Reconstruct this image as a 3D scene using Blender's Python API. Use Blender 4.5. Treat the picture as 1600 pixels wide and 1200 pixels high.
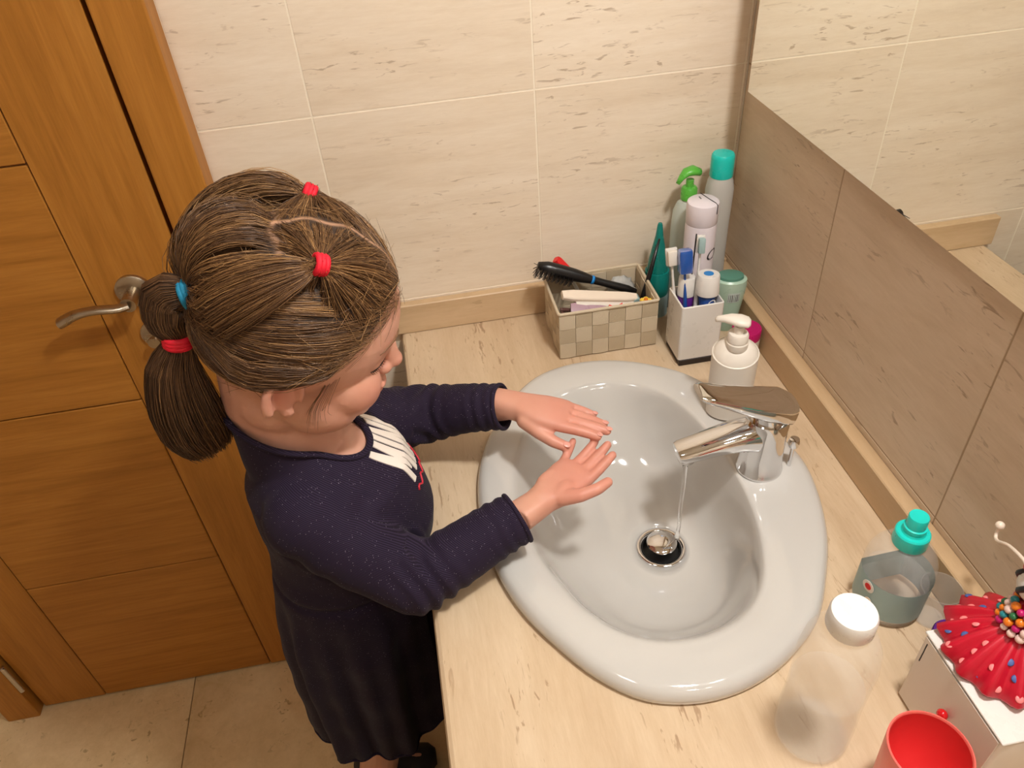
import bpy, bmesh, math, random
import numpy as np
from mathutils import Vector, Matrix
random.seed(7); rng = np.random.default_rng(11)
for o in list(bpy.data.objects): bpy.data.objects.remove(o)
scene = bpy.context.scene
COL = scene.collection
# ------------------------------------------------------------------ camera
cam = bpy.data.cameras.new('camera'); camo = bpy.data.objects.new('camera', cam); COL.objects.link(camo)
cam.sensor_width = 36; cam.lens = 1198 / 1600 * 36; cam.clip_start = 0.01
camo.matrix_world = Matrix(((0.98290548, 0.15859873, -0.09350543, 0),
                            (-0.17274387, 0.61873907, -0.76636905, 0),
                            (-0.0636897, 0.76942082, 0.63555898, 1.6),
                            (0, 0, 0, 1)))
scene.camera = camo
# ------------------------------------------------------------------ world, exposure
w = bpy.data.worlds.new('world'); scene.world = w; w.use_nodes = True
w.node_tree.nodes['Background'].inputs[0].default_value = (0.9, 0.8, 0.65, 1)
w.node_tree.nodes['Background'].inputs[1].default_value = 0.02
vs = scene.view_settings
vs.view_transform = 'Standard'; vs.look = 'None'; vs.gamma = 1; vs.use_curve_mapping = False
vs.exposure = 0.08
LAMP_COLOR = (1.0, 0.965, 0.92)
MIRROR_LAMPS = [((0.37, 0.25, 2.13), 11.5), ((0.37, -0.55, 2.13), 2.0)]
FILL_LAMP = ((-0.42, 0.05, 2.43), 2.2)  # general fill light, added; no such lamp is known in the room

# ------------------------------------------------------------------ helpers
def srgb(r, g, b):
    f = lambda c: (c / 255 / 12.92) if c / 255 <= .04045 else ((c / 255 + .055) / 1.055) ** 2.4
    return (f(r), f(g), f(b), 1)
MATS = {}
class N:
    """small node-graph builder"""
    def __init__(s, name):
        s.m = bpy.data.materials.new(name); s.m.use_nodes = True
        s.t = s.m.node_tree; s.b = s.t.nodes['Principled BSDF']; MATS[name] = s.m
    def n(s, kind, **kw):
        nd = s.t.nodes.new(kind)
        for k, v in kw.items():
            if k.startswith('i_'):
                key = k[2:]; key = int(key) if key.isdigit() else key.replace('_', ' ')
                s.set(nd.inputs[key], v)
            else: setattr(nd, k, v)
        return nd
    def set(s, inp, v):
        if hasattr(v, 'is_output') or isinstance(v, bpy.types.NodeSocket): s.t.links.new(v, inp)
        else: inp.default_value = v
    def p(s, **kw):
        for k, v in kw.items(): s.set(s.b.inputs[k.replace('_', ' ')], v)
        return s.m
    def coord(s, scale=(1, 1, 1), rnd=0.0, kind='Object'):
        tc = s.n('ShaderNodeTexCoord')
        out = tc.outputs[kind]
        if rnd:
            oi = s.n('ShaderNodeObjectInfo')
            mu = s.n('ShaderNodeMath', operation='MULTIPLY'); s.t.links.new(oi.outputs['Random'], mu.inputs[0]); mu.inputs[1].default_value = rnd
            va = s.n('ShaderNodeVectorMath', operation='ADD'); s.t.links.new(out, va.inputs[0]); s.t.links.new(mu.outputs[0], va.inputs[1]); out = va.outputs[0]
        mp = s.n('ShaderNodeMapping'); s.t.links.new(out, mp.inputs[0]); mp.inputs['Scale'].default_value = scale
        return mp.outputs[0]
    def noise(s, vec, scale=5, detail=6, rough=.55, dist=0):
        nd = s.n('ShaderNodeTexNoise'); s.t.links.new(vec, nd.inputs['Vector'])
        nd.inputs['Scale'].default_value = scale; nd.inputs['Detail'].default_value = detail
        nd.inputs['Roughness'].default_value = rough; nd.inputs['Distortion'].default_value = dist
        return nd.outputs[0]
    def ramp(s, fac, stops):
        nd = s.n('ShaderNodeValToRGB'); s.t.links.new(fac, nd.inputs[0]); e = nd.color_ramp.elements
        while len(e) < len(stops): e.new(.5)
        for el, (pos, c) in zip(e, stops): el.position = pos; el.color = c if len(c) == 4 else (*c, 1)
        return nd.outputs[0]
    def mix(s, fac, a, b, blend='MIX'):
        nd = s.n('ShaderNodeMix', data_type='RGBA', blend_type=blend)
        s.set(nd.inputs[0], fac); s.set(nd.inputs[6], a); s.set(nd.inputs[7], b)
        return nd.outputs[2]
    def bump(s, h, strength=.2, dist=.001):
        nd = s.n('ShaderNodeBump'); nd.inputs['Strength'].default_value = strength; nd.inputs['Distance'].default_value = dist
        s.t.links.new(h, nd.inputs['Height']); s.t.links.new(nd.outputs[0], s.b.inputs['Normal'])

def plain(name, col, rough=.4, **kw):
    g = N(name); g.p(Base_Color=col, Roughness=rough, **kw)
    v = g.noise(g.coord((1, 1, 1)), 60, 3); g.set(g.b.inputs['Roughness'], g.ramp(v, [(.3, (rough * .85,) * 3), (.7, (min(1, rough * 1.15),) * 3)]))
    return g.m

def BW(v): return (v, v, v, 1)
def travertine(name, axis, light, mid, dark, pit, rough=.35, rnd=37.0, pits=True, freq=1.0):
    """banded stone, bands run along the given axis"""
    g = N(name)
    sc = {'x': (1.2, 3, 9), 'y': (9, 1.3, 9), 'xy': (3, 3, 3)}[axis]
    v = g.coord(tuple(c * freq for c in sc), rnd)
    n1 = g.noise(v, 1.6, 8, .6, .6)
    n2 = g.noise(v, 5.5, 6, .65, 1.2)
    c = g.ramp(n1, [(.30, dark), (.46, mid), (.62, light)])
    nb_ = g.noise(g.coord({'x': (.5, 2, 3.2), 'y': (3.2, .5, 3.2), 'xy': (2, 2, 2)}[axis], rnd), 1.5, 3, .5)
    c = g.mix(.35, c, g.ramp(nb_, [(.38, dark), (.55, light)]))
    c2 = g.ramp(n2, [(.32, mid), (.6, light)])
    c = g.mix(.45, c, c2)
    if pits:
        sp = {'x': (20, 20, 105), 'y': (100, 20, 100), 'xy': (38, 38, 38)}[axis]
        v2 = g.coord(sp, rnd)
        n3 = g.noise(v2, 1.5, 3, .6, .8)
        gate = g.ramp(g.noise(g.coord((2, 2, 6) if axis == 'x' else (6, 2, 6), rnd), 2.6, 2, .5), [(.46, BW(0)), (.62, BW(.75))])
        pm = g.ramp(n3, [(.60, BW(0)), (.67, BW(1))])
        pmx = g.mix(1.0, pm, gate, 'MULTIPLY')
        fac = g.n('ShaderNodeRGBToBW'); g.t.links.new(pmx, fac.inputs[0])
        c = g.mix(fac.outputs[0], c, pit)
    fine = g.noise(g.coord(tuple(6 * k for k in sc), rnd), 6, 4, .7)
    c = g.mix(.12, c, g.ramp(fine, [(.35, dark), (.65, light)]))
    g.set(g.b.inputs['Base Color'], c); g.b.inputs['Roughness'].default_value = rough
    g.b.inputs['Specular IOR Level'].default_value = .35
    g.bump(n2, .08, .002)
    return g.m

travertine('wall_stone', 'x', srgb(244, 230, 211), srgb(232, 214, 190), srgb(208, 187, 160), srgb(170, 144, 116), .5)
travertine('counter_stone', 'y', srgb(216, 193, 163), srgb(200, 173, 140), srgb(174, 143, 109), srgb(150, 117, 86), .34, pits=True)
travertine('upstand_stone', 'x', srgb(214, 186, 150), srgb(198, 167, 129), srgb(170, 137, 101), srgb(146, 114, 82), .4)
travertine('upstand_stone_y', 'y', srgb(200, 172, 136), srgb(190, 158, 120), srgb(172, 138, 100), srgb(150, 115, 80), .4, pits=False)
travertine('floor_stone', 'xy', srgb(234, 208, 164), srgb(214, 184, 136), srgb(182, 150, 102), srgb(148, 116, 74), .4, freq=1.3)
plain('grout', srgb(244, 232, 212), .8)
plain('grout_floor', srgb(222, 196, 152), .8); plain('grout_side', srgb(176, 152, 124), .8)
plain('plaster', srgb(240, 232, 216), .8)

def wood(name, axis):
    g = N(name)
    sc = {'z': (26, 26, 1.6), 'x': (1.6, 26, 26)}[axis]
    v = g.coord(sc, 51.0)
    n1 = g.noise(v, 1.3, 6, .6, 1.4)
    n2 = g.noise(v, 7, 5, .7, .3)
    c = g.ramp(n1, [(.28, srgb(158, 102, 36)), (.5, srgb(180, 119, 47)), (.72, srgb(194, 133, 58))])
    c = g.mix(.25, c, g.ramp(n2, [(.3, srgb(126, 76, 18)), (.65, srgb(190, 130, 50))]))
    g.p(Base_Color=c, Roughness=.42); g.b.inputs['Specular IOR Level'].default_value = .35
    g.bump(n2, .12, .001)
wood('oak_vertical', 'z'); wood('oak_horizontal', 'x')
plain('groove_dark', srgb(92, 50, 14), .7)
plain('dark_gap', srgb(26, 12, 10), .8)
plain('dark_lacquer', srgb(34, 22, 18), .5)
plain('ceramic', srgb(198, 195, 190), .08, Coat_Weight=.4, Coat_Roughness=.03)
plain('chrome', (.75, .75, .76, 1), .06, Metallic=1.0)
plain('chrome_soft', (.62, .60, .58, 1), .2, Metallic=1.0)
plain('brushed_steel', srgb(178, 166, 148), .3, Metallic=1.0)
plain('black_rubber', srgb(14, 14, 15), .45)
plain('black_plastic', srgb(16, 15, 17), .35)
plain('white_plastic', srgb(222, 218, 212), .3)
plain('cream_plastic', srgb(232, 216, 198), .35)
plain('white_soft', srgb(226, 218, 206), .4)
plain('box_white', srgb(226, 218, 208), .35)
plain('teal', srgb(26, 204, 192), .3)
plain('teal_dark', srgb(12, 130, 122), .35)
plain('green_plastic', srgb(96, 190, 70), .3, Transmission_Weight=.15)
plain('teal_gel', srgb(18, 140, 130), .25, Transmission_Weight=.25)
plain('mint', srgb(176, 206, 186), .3)
plain('mint_clear', srgb(110, 170, 150), .15, Transmission_Weight=.4)
plain('lilac_white', srgb(228, 220, 226), .35)
plain('red_plastic', srgb(226, 44, 44), .32)
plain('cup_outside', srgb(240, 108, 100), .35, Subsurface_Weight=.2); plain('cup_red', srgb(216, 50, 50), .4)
plain('red_knob', srgb(206, 22, 30), .2)
plain('magenta', srgb(186, 16, 100), .3)
plain('purple', srgb(86, 26, 122), .4)
plain('mauve', srgb(176, 146, 158), .3)
plain('brown_clear', srgb(96, 66, 60), .2)
plain('yellow', srgb(236, 196, 70), .4)
plain('blue_plastic', srgb(36, 92, 180), .2, Transmission_Weight=.3)
plain('blue_print', srgb(20, 128, 204), .4)
plain('navy_print', srgb(34, 76, 150), .35)
plain('crimson', srgb(190, 12, 42), .4)
plain('dot_pink', srgb(240, 130, 130), .5)
plain('dot_blue', srgb(70, 90, 150), .5)
plain('ink', srgb(18, 16, 20), .5)
plain('ink_grey', srgb(110, 110, 112), .5)
plain('label_grey', srgb(150, 176, 176), .45)
plain('label_pale', srgb(196, 214, 206), .45)
plain('orange_bead', srgb(222, 120, 30), .2)
plain('green_bead', srgb(40, 100, 60), .2)
plain('pearl_bead', srgb(226, 196, 186), .2)
plain('teal_bead', srgb(40, 130, 140), .2)
plain('red_elastic', srgb(214, 10, 40), .7)
plain('blue_elastic', srgb(20, 124, 160), .7)
plain('shoe_dark', srgb(40, 38, 42), .6)
plain('shoe_pattern', srgb(190, 194, 190), .6)
g = N('mirror_silver'); g.p(Base_Color=(.92, .93, .88, 1), Roughness=.0, Metallic=1.0)
plain('mirror_back', srgb(150, 128, 100), .6)
def clear(name, col, rough=.05, ior=1.45, trans=1.0, alpha=1.0):
    g = N(name); g.p(Base_Color=col, Roughness=rough, Transmission_Weight=trans, IOR=ior, Alpha=alpha); return g.m
plain('clear_plastic', (.86, .84, .80, 1), .08, Alpha=.17); plain('clear_liquid', (.86, .84, .80, 1), .1, Alpha=.10)
clear('frosted_plastic', (.88, .88, .85, 1), .35, 1.3, .55)
clear('frosted_green', (.80, .86, .78, 1), .35, 1.3, .5)
clear('water', (.98, .99, 1, 1), .0, 1.33)
g = N('lamp_glow'); g.p(Base_Color=(1, 1, 1, 1), Emission_Color=(*LAMP_COLOR, 1), Emission_Strength=6.0)

def basket_mat(name, c1, c2):
    g = N(name); v = g.coord((1, 1, 1), 3.0)
    wv = g.n('ShaderNodeTexWave', i_Scale=260.0, i_Distortion=.6); g.t.links.new(v, wv.inputs['Vector'])
    wv.bands_direction = 'DIAGONAL'
    g.p(Base_Color=g.mix(.5, c1, g.ramp(wv.outputs[0], [(.2, c1), (.8, c2)])), Roughness=.7); g.bump(wv.outputs[0], .3, .0005)
basket_mat('weave_light', srgb(208, 192, 166), srgb(184, 166, 140))
basket_mat('weave_dark', srgb(190, 173, 146), srgb(166, 148, 121))

# ------------------------------------------------------------------ object helpers
def link(o, parent=None, mat=None):
    COL.objects.link(o)
    if parent is not None: o.parent = parent
    if mat and o.data is not None: o.data.materials.append(MATS[mat])
    return o
def tag(o, label=None, cat=None, group=None, kind=None):
    if label: o['label'] = label
    if cat: o['category'] = cat
    if group: o['group'] = group
    if kind: o['kind'] = kind
    return o
def thing(name, loc, label, cat, group=None, rot=(0, 0, 0)):
    o = bpy.data.objects.new(name, None); o.location = loc; o.rotation_euler = rot; o.empty_display_size = .02
    COL.objects.link(o); return tag(o, label, cat, group)
def obj(name, bm, mat, parent=None, smooth=False, loc=None, rot=None):
    me = bpy.data.meshes.new(name); bmesh.ops.recalc_face_normals(bm, faces=bm.faces[:]); bm.to_mesh(me); bm.free()
    if smooth:
        me.shade_smooth()
        if smooth == 'auto': auto_sharp(me)
    o = bpy.data.objects.new(name, me); link(o, parent, mat)
    if loc is not None: o.location = loc
    if rot is not None: o.rotation_euler = rot
    return o
def auto_sharp(me, ang=math.radians(38)):
    b = bmesh.new(); b.from_mesh(me)
    for e in b.edges:
        e.smooth = not (len(e.link_faces) == 2 and e.calc_face_angle(0) > ang)
    b.to_mesh(me); b.free()
def raw(name, verts, faces, mat, parent=None, smooth=False):
    me = bpy.data.meshes.new(name); me.from_pydata(verts, [], faces); me.update()
    if smooth: me.shade_smooth()
    return link(bpy.data.objects.new(name, me), parent, mat)
def box(x0, x1, y0, y1, z0, z1, bev=0, seg=2, bm=None):
    bm = bm or bmesh.new()
    r = bmesh.ops.create_cube(bm, size=1)
    for v in r['verts']:
        v.co = Vector(((x0 + x1) / 2 + v.co.x * (x1 - x0), (y0 + y1) / 2 + v.co.y * (y1 - y0), (z0 + z1) / 2 + v.co.z * (z1 - z0)))
    if bev:
        es = list({e for v in r['verts'] for e in v.link_edges})
        bmesh.ops.bevel(bm, geom=es, offset=bev, segments=seg, profile=.5, affect='EDGES')
    return bm
def lathe(prof, n=32, bm=None, sx=1, sy=1, cap=True):
    """prof: list of (r,z), bottom to top"""
    bm = bm or bmesh.new(); rings = []
    for r, z in prof:
        if r < 1e-6: rings.append([bm.verts.new((0, 0, z))])
        else: rings.append([bm.verts.new((r * sx * math.cos(2 * math.pi * i / n), r * sy * math.sin(2 * math.pi * i / n), z)) for i in range(n)])
    for a, b in zip(rings, rings[1:]):
        for i in range(n):
            j = (i + 1) % n
            if len(a) == 1 and len(b) == 1: break
            if len(a) == 1: bm.faces.new((a[0], b[j], b[i]))
            elif len(b) == 1: bm.faces.new((a[i], a[j], b[0]))
            else: bm.faces.new((a[i], a[j], b[j], b[i]))
    if cap:
        if len(rings[0]) > 1: bm.faces.new(rings[0][::-1])
        if len(rings[-1]) > 1: bm.faces.new(rings[-1])
    return bm
def frame(d):
    d = Vector(d).normalized(); u = Vector((0, 0, 1)) if abs(d.z) < .9 else Vector((1, 0, 0))
    a = d.cross(u).normalized(); return a, a.cross(d).normalized()
def tube(pts, rad, n=10, bm=None, cap=True, flat=1.0, closed=False):
    """tube along points; rad scalar or list"""
    bm = bm or bmesh.new(); pts = [Vector(p) for p in pts]; m = len(pts)
    if not hasattr(rad, '__len__'): rad = [rad] * m
    rings = []; prev = None
    for i, p in enumerate(pts):
        if closed: d = pts[(i + 1) % m] - pts[i - 1]
        else: d = pts[min(i + 1, m - 1)] - pts[max(i - 1, 0)]
        d.normalize()
        if prev is None: a, b = frame(d)
        else:
            a = (prev - d * prev.dot(d)).normalized(); b = a.cross(d)
        prev = a
        rings.append([bm.verts.new(p + rad[i] * (a * math.cos(t) + b * math.sin(t) * flat)) for t in [2 * math.pi * k / n for k in range(n)]])
    pairs = list(zip(rings, rings[1:])) + ([(rings[-1], rings[0])] if closed else [])
    for r0, r1 in pairs:
        for i in range(n):
            j = (i + 1) % n; bm.faces.new((r0[i], r0[j], r1[j], r1[i]))
    if cap and not closed: bm.faces.new(rings[0][::-1]); bm.faces.new(rings[-1])
    return bm
def loft(rings, bm=None, cap=True, closed=False):
    bm = bm or bmesh.new(); R = [[bm.verts.new(p) for p in r] for r in rings]; n = len(R[0])
    for a, b in list(zip(R, R[1:])) + ([(R[-1], R[0])] if closed else []):
        for i in range(n):
            j = (i + 1) % n; bm.faces.new((a[i], a[j], b[j], b[i]))
    if cap and not closed: bm.faces.new(R[0][::-1]); bm.faces.new(R[-1])
    return bm
def ball(c, r, bm=None, M=None, seg=16, rings=10):
    """ellipsoid; r scalar or 3, M optional 3x3 orientation"""
    bm = bm or bmesh.new()
    if not hasattr(r, '__len__'): r = (r,) * 3
    res = bmesh.ops.create_uvsphere(bm, u_segments=seg, v_segments=rings, radius=1)
    for v in res['verts']:
        p = Vector((v.co.x * r[0], v.co.y * r[1], v.co.z * r[2]))
        if M is not None: p = M @ p
        v.co = p + Vector(c)
    return bm
def spline(pts, n, closed=False):
    """Catmull-Rom resample"""
    P = np.array(pts, float); m = len(P); out = []
    T = np.linspace(0, m if closed else m - 1, n, endpoint=not closed)
    for t in T:
        i = int(min(math.floor(t), (m - 1) if closed else m - 2)); u = t - i
        g = (lambda k: P[k % m]) if closed else (lambda k: P[min(max(k, 0), m - 1)])
        p0, p1, p2, p3 = g(i - 1), g(i), g(i + 1), g(i + 2)
        out.append(.5 * ((2 * p1) + (-p0 + p2) * u + (2 * p0 - 5 * p1 + 4 * p2 - p3) * u * u + (-p0 + 3 * p1 - 3 * p2 + p3) * u ** 3))
    return np.array(out)
def text_mesh(body, size, extrude=.0004, font_shear=0.0, align='CENTER', bold=0.0):
    cu = bpy.data.curves.new('lettering', 'FONT'); cu.body = body; cu.size = size; cu.extrude = extrude; cu.shear = font_shear
    cu.align_x = align; cu.align_y = 'CENTER'; cu.offset = bold; cu.resolution_u = 3
    t = bpy.data.objects.new('lettering', cu); COL.objects.link(t)
    dg = bpy.context.evaluated_depsgraph_get(); me = bpy.data.meshes.new_from_object(t.evaluated_get(dg))
    bpy.data.objects.remove(t); bpy.data.curves.remove(cu); return me
def voxel(bm, size, smooth_it=6, factor=.5):
    me = bpy.data.meshes.new('tmp'); bmesh.ops.recalc_face_normals(bm, faces=bm.faces[:]); bm.to_mesh(me); bm.free()
    o = bpy.data.objects.new('tmp', me); COL.objects.link(o)
    m = o.modifiers.new('r', 'REMESH'); m.mode = 'VOXEL'; m.voxel_size = size; m.adaptivity = 0
    s = o.modifiers.new('s', 'SMOOTH'); s.factor = factor; s.iterations = smooth_it
    dg = bpy.context.evaluated_depsgraph_get(); out = bpy.data.meshes.new_from_object(o.evaluated_get(dg))
    bpy.data.objects.remove(o); bpy.data.meshes.remove(me); return out

# ------------------------------------------------------------------ dimensions of the room
YB = 1.096      # back wall face
XR = 0.522      # mirror-wall face
ZC = 0.85       # worktop top
XF = -0.049     # worktop front edge
XL, YN, ZT = -1.30, -0.95, 2.45
TP = 0.316      # tile pitch

# ------------------------------------------------------------------ structure
def tiles(parent, axis, u0, u1, v0, v1, uj, vj, face, depth, mat, name, skip=None, TP=TP):
    """tile boxes on a plane; axis 'y': u=x v=z facing -y; 'x': u=y v=z facing -x; 'z': u=x v=y facing up"""
    cache = {}; g = .0021
    def edges(a, b, j):
        k = math.floor((a - j) / TP); e = [a]
        while True:
            k += 1; p = j + k * TP
            if p >= b - .004: break
            if p > a + .004: e.append(p)
        return e + [b]
    ue, ve = edges(u0, u1, uj), edges(v0, v1, vj)
    for a, b in zip(ue, ue[1:]):
        for c, d in zip(ve, ve[1:]):
            if skip and skip(a, b, c, d): continue
            w_, h_ = round(b - a - g, 4), round(d - c - g, 4)
            if (w_, h_) not in cache:
                if axis == 'y': bm = box(-w_ / 2, w_ / 2, 0, depth, -h_ / 2, h_ / 2, .0005, 1)
                elif axis == 'x': bm = box(0, depth, -w_ / 2, w_ / 2, -h_ / 2, h_ / 2, .0005, 1)
                else: bm = box(-w_ / 2, w_ / 2, -h_ / 2, h_ / 2, -depth, 0, .0005, 1)
                me = bpy.data.meshes.new(name); bmesh.ops.recalc_face_normals(bm, faces=bm.faces[:]); bm.to_mesh(me); bm.free(); me.materials.append(MATS[mat]); cache[(w_, h_)] = me
            o = bpy.data.objects.new(name, cache[(w_, h_)]); COL.objects.link(o); o.parent = parent
            u, v = (a + b) / 2, (c + d) / 2
            o.location = (u, face, v) if axis == 'y' else (face, u, v) if axis == 'x' else (u, v, face)
            if axis == 'x': pass
floor = tag(obj('floor', box(XL, XR + .08, YN, YB + .08, -.06, -.006), 'grout_floor'), 'beige marble tiled floor', kind='structure')
tiles(floor, 'z', XL, XR, YN, YB, -.66, 1.075, 0, .008, 'floor_stone', 'floor_tile', TP=.45)
DX0, DX1 = -1.066, -0.272     # outer edges of the door casing
wall_back = tag(obj('wall_back', box(DX1, XR + .1, YB + .0006, YB + .1, -.02, ZT), 'grout'), 'wall of pale travertine tiles behind the basket', kind='structure')
tiles(wall_back, 'y', DX1, XR, 0, ZT, -.115, 1.225, YB, .008, 'wall_stone', 'wall_tile')
wb2 = obj('wall_back_panel', box(XL - .1, DX1 - .001, YB + .1, YB + .14, -.02, ZT), 'dark_gap', wall_back)
wb3 = obj('wall_back_panel', box(XL - .1, DX0, YB, YB + .1, -.02, ZT), 'grout', wall_back)
wb4 = obj('wall_back_panel', box(DX0 + .002, DX1 - .001, YB, YB + .1, 2.16, ZT), 'grout', wall_back)
wall_right = tag(obj('wall_right', box(XR + .0006, XR + .1, YN, YB - .0005, -.02, ZT), 'grout_side'), 'wall of travertine tiles below the mirror', kind='structure')
# bands must run along y on this wall
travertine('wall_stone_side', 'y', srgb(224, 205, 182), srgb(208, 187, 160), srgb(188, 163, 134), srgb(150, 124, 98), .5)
tiles(wall_right, 'x', YN, YB - .001, 0, ZT, .484, 1.225, XR, .008, 'wall_stone_side', 'wall_tile')
tag(obj('wall_left', box(XL - .1, XL, YN, YB - .002, -.02, ZT), 'wall_stone_side'), 'travertine wall beyond the door', kind='structure')
tag(obj('wall_near', box(XL - .1, XR + .1, YN - .1, YN - .001, -.02, ZT), 'wall_stone'), 'travertine wall opposite the door', kind='structure')
tag(obj('ceiling', box(XL - .1, XR + .1, YN - .1, YB + .14, ZT + .001, ZT + .08), 'plaster'), 'white plaster ceiling', kind='structure')

# worktop, upstands
SK = (0.235, 0.635)
SO = [(.024, 0), (.031, .075), (.052, .14), (.088, .2), (.116, .235), (.15, .262), (.19, .275), (.232, .277), (.275, .268), (.318, .248), (.362, .215), (.395, .168), (.424, .115), (.444, .055)]
SO = [(x, .635 + d) for x, d in SO] + [(.452, .635)] + [(x, .635 - d) for x, d in SO[1:][::-1]]
SI = [(.069, 0), (.076, .065), (.093, .115), (.112, .155), (.143, .192), (.18, .213), (.218, .219), (.255, .215), (.292, .198), (.322, .166), (.342, .118), (.354, .06)]
SI = [(x, .637 + d) for x, d in SI] + [(.357, .637)] + [(x, .637 - d) for x, d in SI[1:][::-1]]
NS = 128
def resamp_angle(poly, c, n):
    P = spline(poly, 1200, True); ang = np.unwrap(np.arctan2(P[:, 1] - c[1], P[:, 0] - c[0]))
    if ang[-1] < ang[0]: P = P[::-1]; ang = ang[::-1]; 
    a0 = ang[0]; order = np.argsort((ang) % (2 * math.pi)); A = (ang % (2 * math.pi))[order]; Q = P[order]
    t = np.arange(n) * 2 * math.pi / n
    return np.stack([np.interp(t, np.r_[A[-1] - 2 * math.pi, A, A[0] + 2 * math.pi], np.r_[Q[-1:, k], Q[:, k], Q[:1, k]]) for k in (0, 1)], 1)
OUT = resamp_angle(SO, SK, NS); INN = resamp_angle(SI, SK, NS)
def rect_ray(c, t, x0, x1, y0, y1):
    dx, dy = math.cos(t), math.sin(t); s = 1e9
    if dx > 1e-9: s = min(s, (x1 - c[0]) / dx)
    if dx < -1e-9: s = min(s, (x0 - c[0]) / dx)
    if dy > 1e-9: s = min(s, (y1 - c[1]) / dy)
    if dy < -1e-9: s = min(s, (y0 - c[1]) / dy)
    return (c[0] + s * dx, c[1] + s * dy)
def worktop():
    x0, x1, y0, y1 = XF, XR - .0005, YN + .01, YB - .0005
    hole = np.array(SK) + (OUT - np.array(SK)) * .93
    items = [(2 * math.pi * i / NS, tuple(hole[i]), None) for i in range(NS)]
    for cx, cy in ((x0, y0), (x1, y0), (x0, y1), (x1, y1)):
        t = math.atan2(cy - SK[1], cx - SK[0]) % (2 * math.pi); k = t / (2 * math.pi) * NS; i = int(k); f = k - i
        h = hole[i] * (1 - f) + hole[(i + 1) % NS] * f; items.append((t, tuple(h), (cx, cy)))
    items.sort(key=lambda q: q[0])
    outer = [q[2] or rect_ray(SK, q[0], x0, x1, y0, y1) for q in items]; inner = [q[1] for q in items]
    T, e = .034, .006
    sh = lambda p, d: (min(max(p[0], x0 + d), x1), p[1])
    rings = [[(p[0], p[1], ZC - T) for p in inner], [(p[0], p[1], ZC) for p in inner],
             [(*sh(p, e), ZC) for p in outer], [(*sh(p, e * .3), ZC - e * .3) for p in outer], [(*p, ZC - e) for p in outer], [(*p, ZC - T) for p in outer]]
    return loft(rings, closed=True)
tag(obj('vanity_worktop', worktop(), 'counter_stone', smooth=False), 'beige stone vanity worktop around the white basin', 'worktop')
tag(obj('trim_1', box(-.060, XR - .0005, YB - .016, YB - .0002, ZC + .0003, .905, .0015, 1), 'upstand_stone'), 'stone upstand strip along the wall behind the basket', kind='structure')
tag(obj('trim_2', box(XR - .020, XR - .0002, YN + .02, YB - .0165, ZC + .0003, .90, .0015, 1), 'upstand_stone_y'), 'stone upstand strip along the wall below the mirror', kind='structure')
# vanity cabinet under the worktop
vc = thing('vanity_cabinet', (0.2, 0, 0), 'dark vanity cabinet under the beige worktop', 'cabinet')
obj('cabinet_body', box(-.17, .29, YN + .03, YB - .02, .12, .66), 'dark_lacquer', vc)
obj('plinth', box(-.12, .29, YN + .03, YB - .02, .0, .12), 'dark_lacquer', vc)
obj('top_rail', box(-.17, -.15, YN + .03, YB - .02, .66, ZC - .036), 'dark_lacquer', vc)
for i in range(5):
    y0 = YN + .04 + i * .395; d = obj('cabinet_door', box(-.188, -.171, y0, y0 + .388, .13, .80, .002, 1), 'dark_lacquer', vc)
    obj('knob', lathe([(.006, 0), (.006, .012), (.012, .016), (.012, .022), (.008, .026)], 14), 'chrome_soft', d, True, loc=(-.188, y0 + .04, .7), rot=(0, -math.pi / 2, 0))

# mirror
MX = .4865
mir = thing('wall_mirror', (MX, 0, 1.2145), 'large frameless mirror standing off the tiled wall', 'mirror')
obj('mirror_glass', box(0, .005, YN + .1, 1.0115, 0, .9), 'mirror_silver', mir)
obj('mirror_backing', box(.0055, XR - MX - .0005, YN + .102, 1.0105, .001, .899), 'mirror_back', mir)

# door
door = thing('door_1', (0, 1.060, 0), 'oak veneer interior door with grooved horizontal boards', None); tag(door, kind='structure')
LX0, LX1, LZ1 = -.990, -.345, 2.03
G0, G1 = -.856, -.487
obj('door_core', box(LX0 + .001, LX1 - .001, .004, .036, .008, LZ1), 'groove_dark', door)
for a, b in ((LX0, G0 - .0012), (G1 + .0012, LX1)):
    obj('stile', box(a, b, 0, .035, .006, LZ1, .0012, 1), 'oak_vertical', door)
zz = [.006, .401, .814, 1.222, 1.632, LZ1]
for a, b in zip(zz, zz[1:]):
    o = obj('door_board', box(G0 + .0006, G1 - .0006, 0, .03, -(b - a) / 2 + .0012, (b - a) / 2 - .0012, .0015, 1), 'oak_horizontal', door, loc=(0, 0, (a + b) / 2))
hd = obj('door_handle', lathe([(.026, 0), (.026, .006), (.022, .009), (.011, .0095), (.011, .045), (.0, .045)], 28), 'brushed_steel', door, 'auto', loc=(-.424, 0, 1.018), rot=(math.pi / 2, 0, 0))
lev = spline([(-.424, -.044, 1.018), (-.440, -.049, 1.018), (-.468, -.050, 1.021), (-.495, -.051, 1.019), (-.520, -.053, 1.010)], 16)
lv = obj('lever', tube([Vector(p) for p in lev], [.0095] * 10 + [.010, .0105, .0112, .012, .0122, .0118], 12, flat=.62), 'brushed_steel', hd, 'auto')
lv.matrix_parent_inverse = (Matrix.Translation((-.424, 0, 1.018)) @ Matrix.Rotation(math.pi / 2, 4, 'X')).inverted()
kn = obj('privacy_turn', lathe([(.024, 0), (.024, .005), (.02, .007), (.006, .0075), (.006, .02), (.009, .022), (.009, .03), (.0, .031)], 24), 'brushed_steel', door, 'auto', loc=(-.418, 0, .938), rot=(math.pi / 2, 0, 0))
case = bpy.data.objects.new('trim_3', None); COL.objects.link(case); tag(case, 'oak door casing around the bathroom door', kind='structure')
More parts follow.
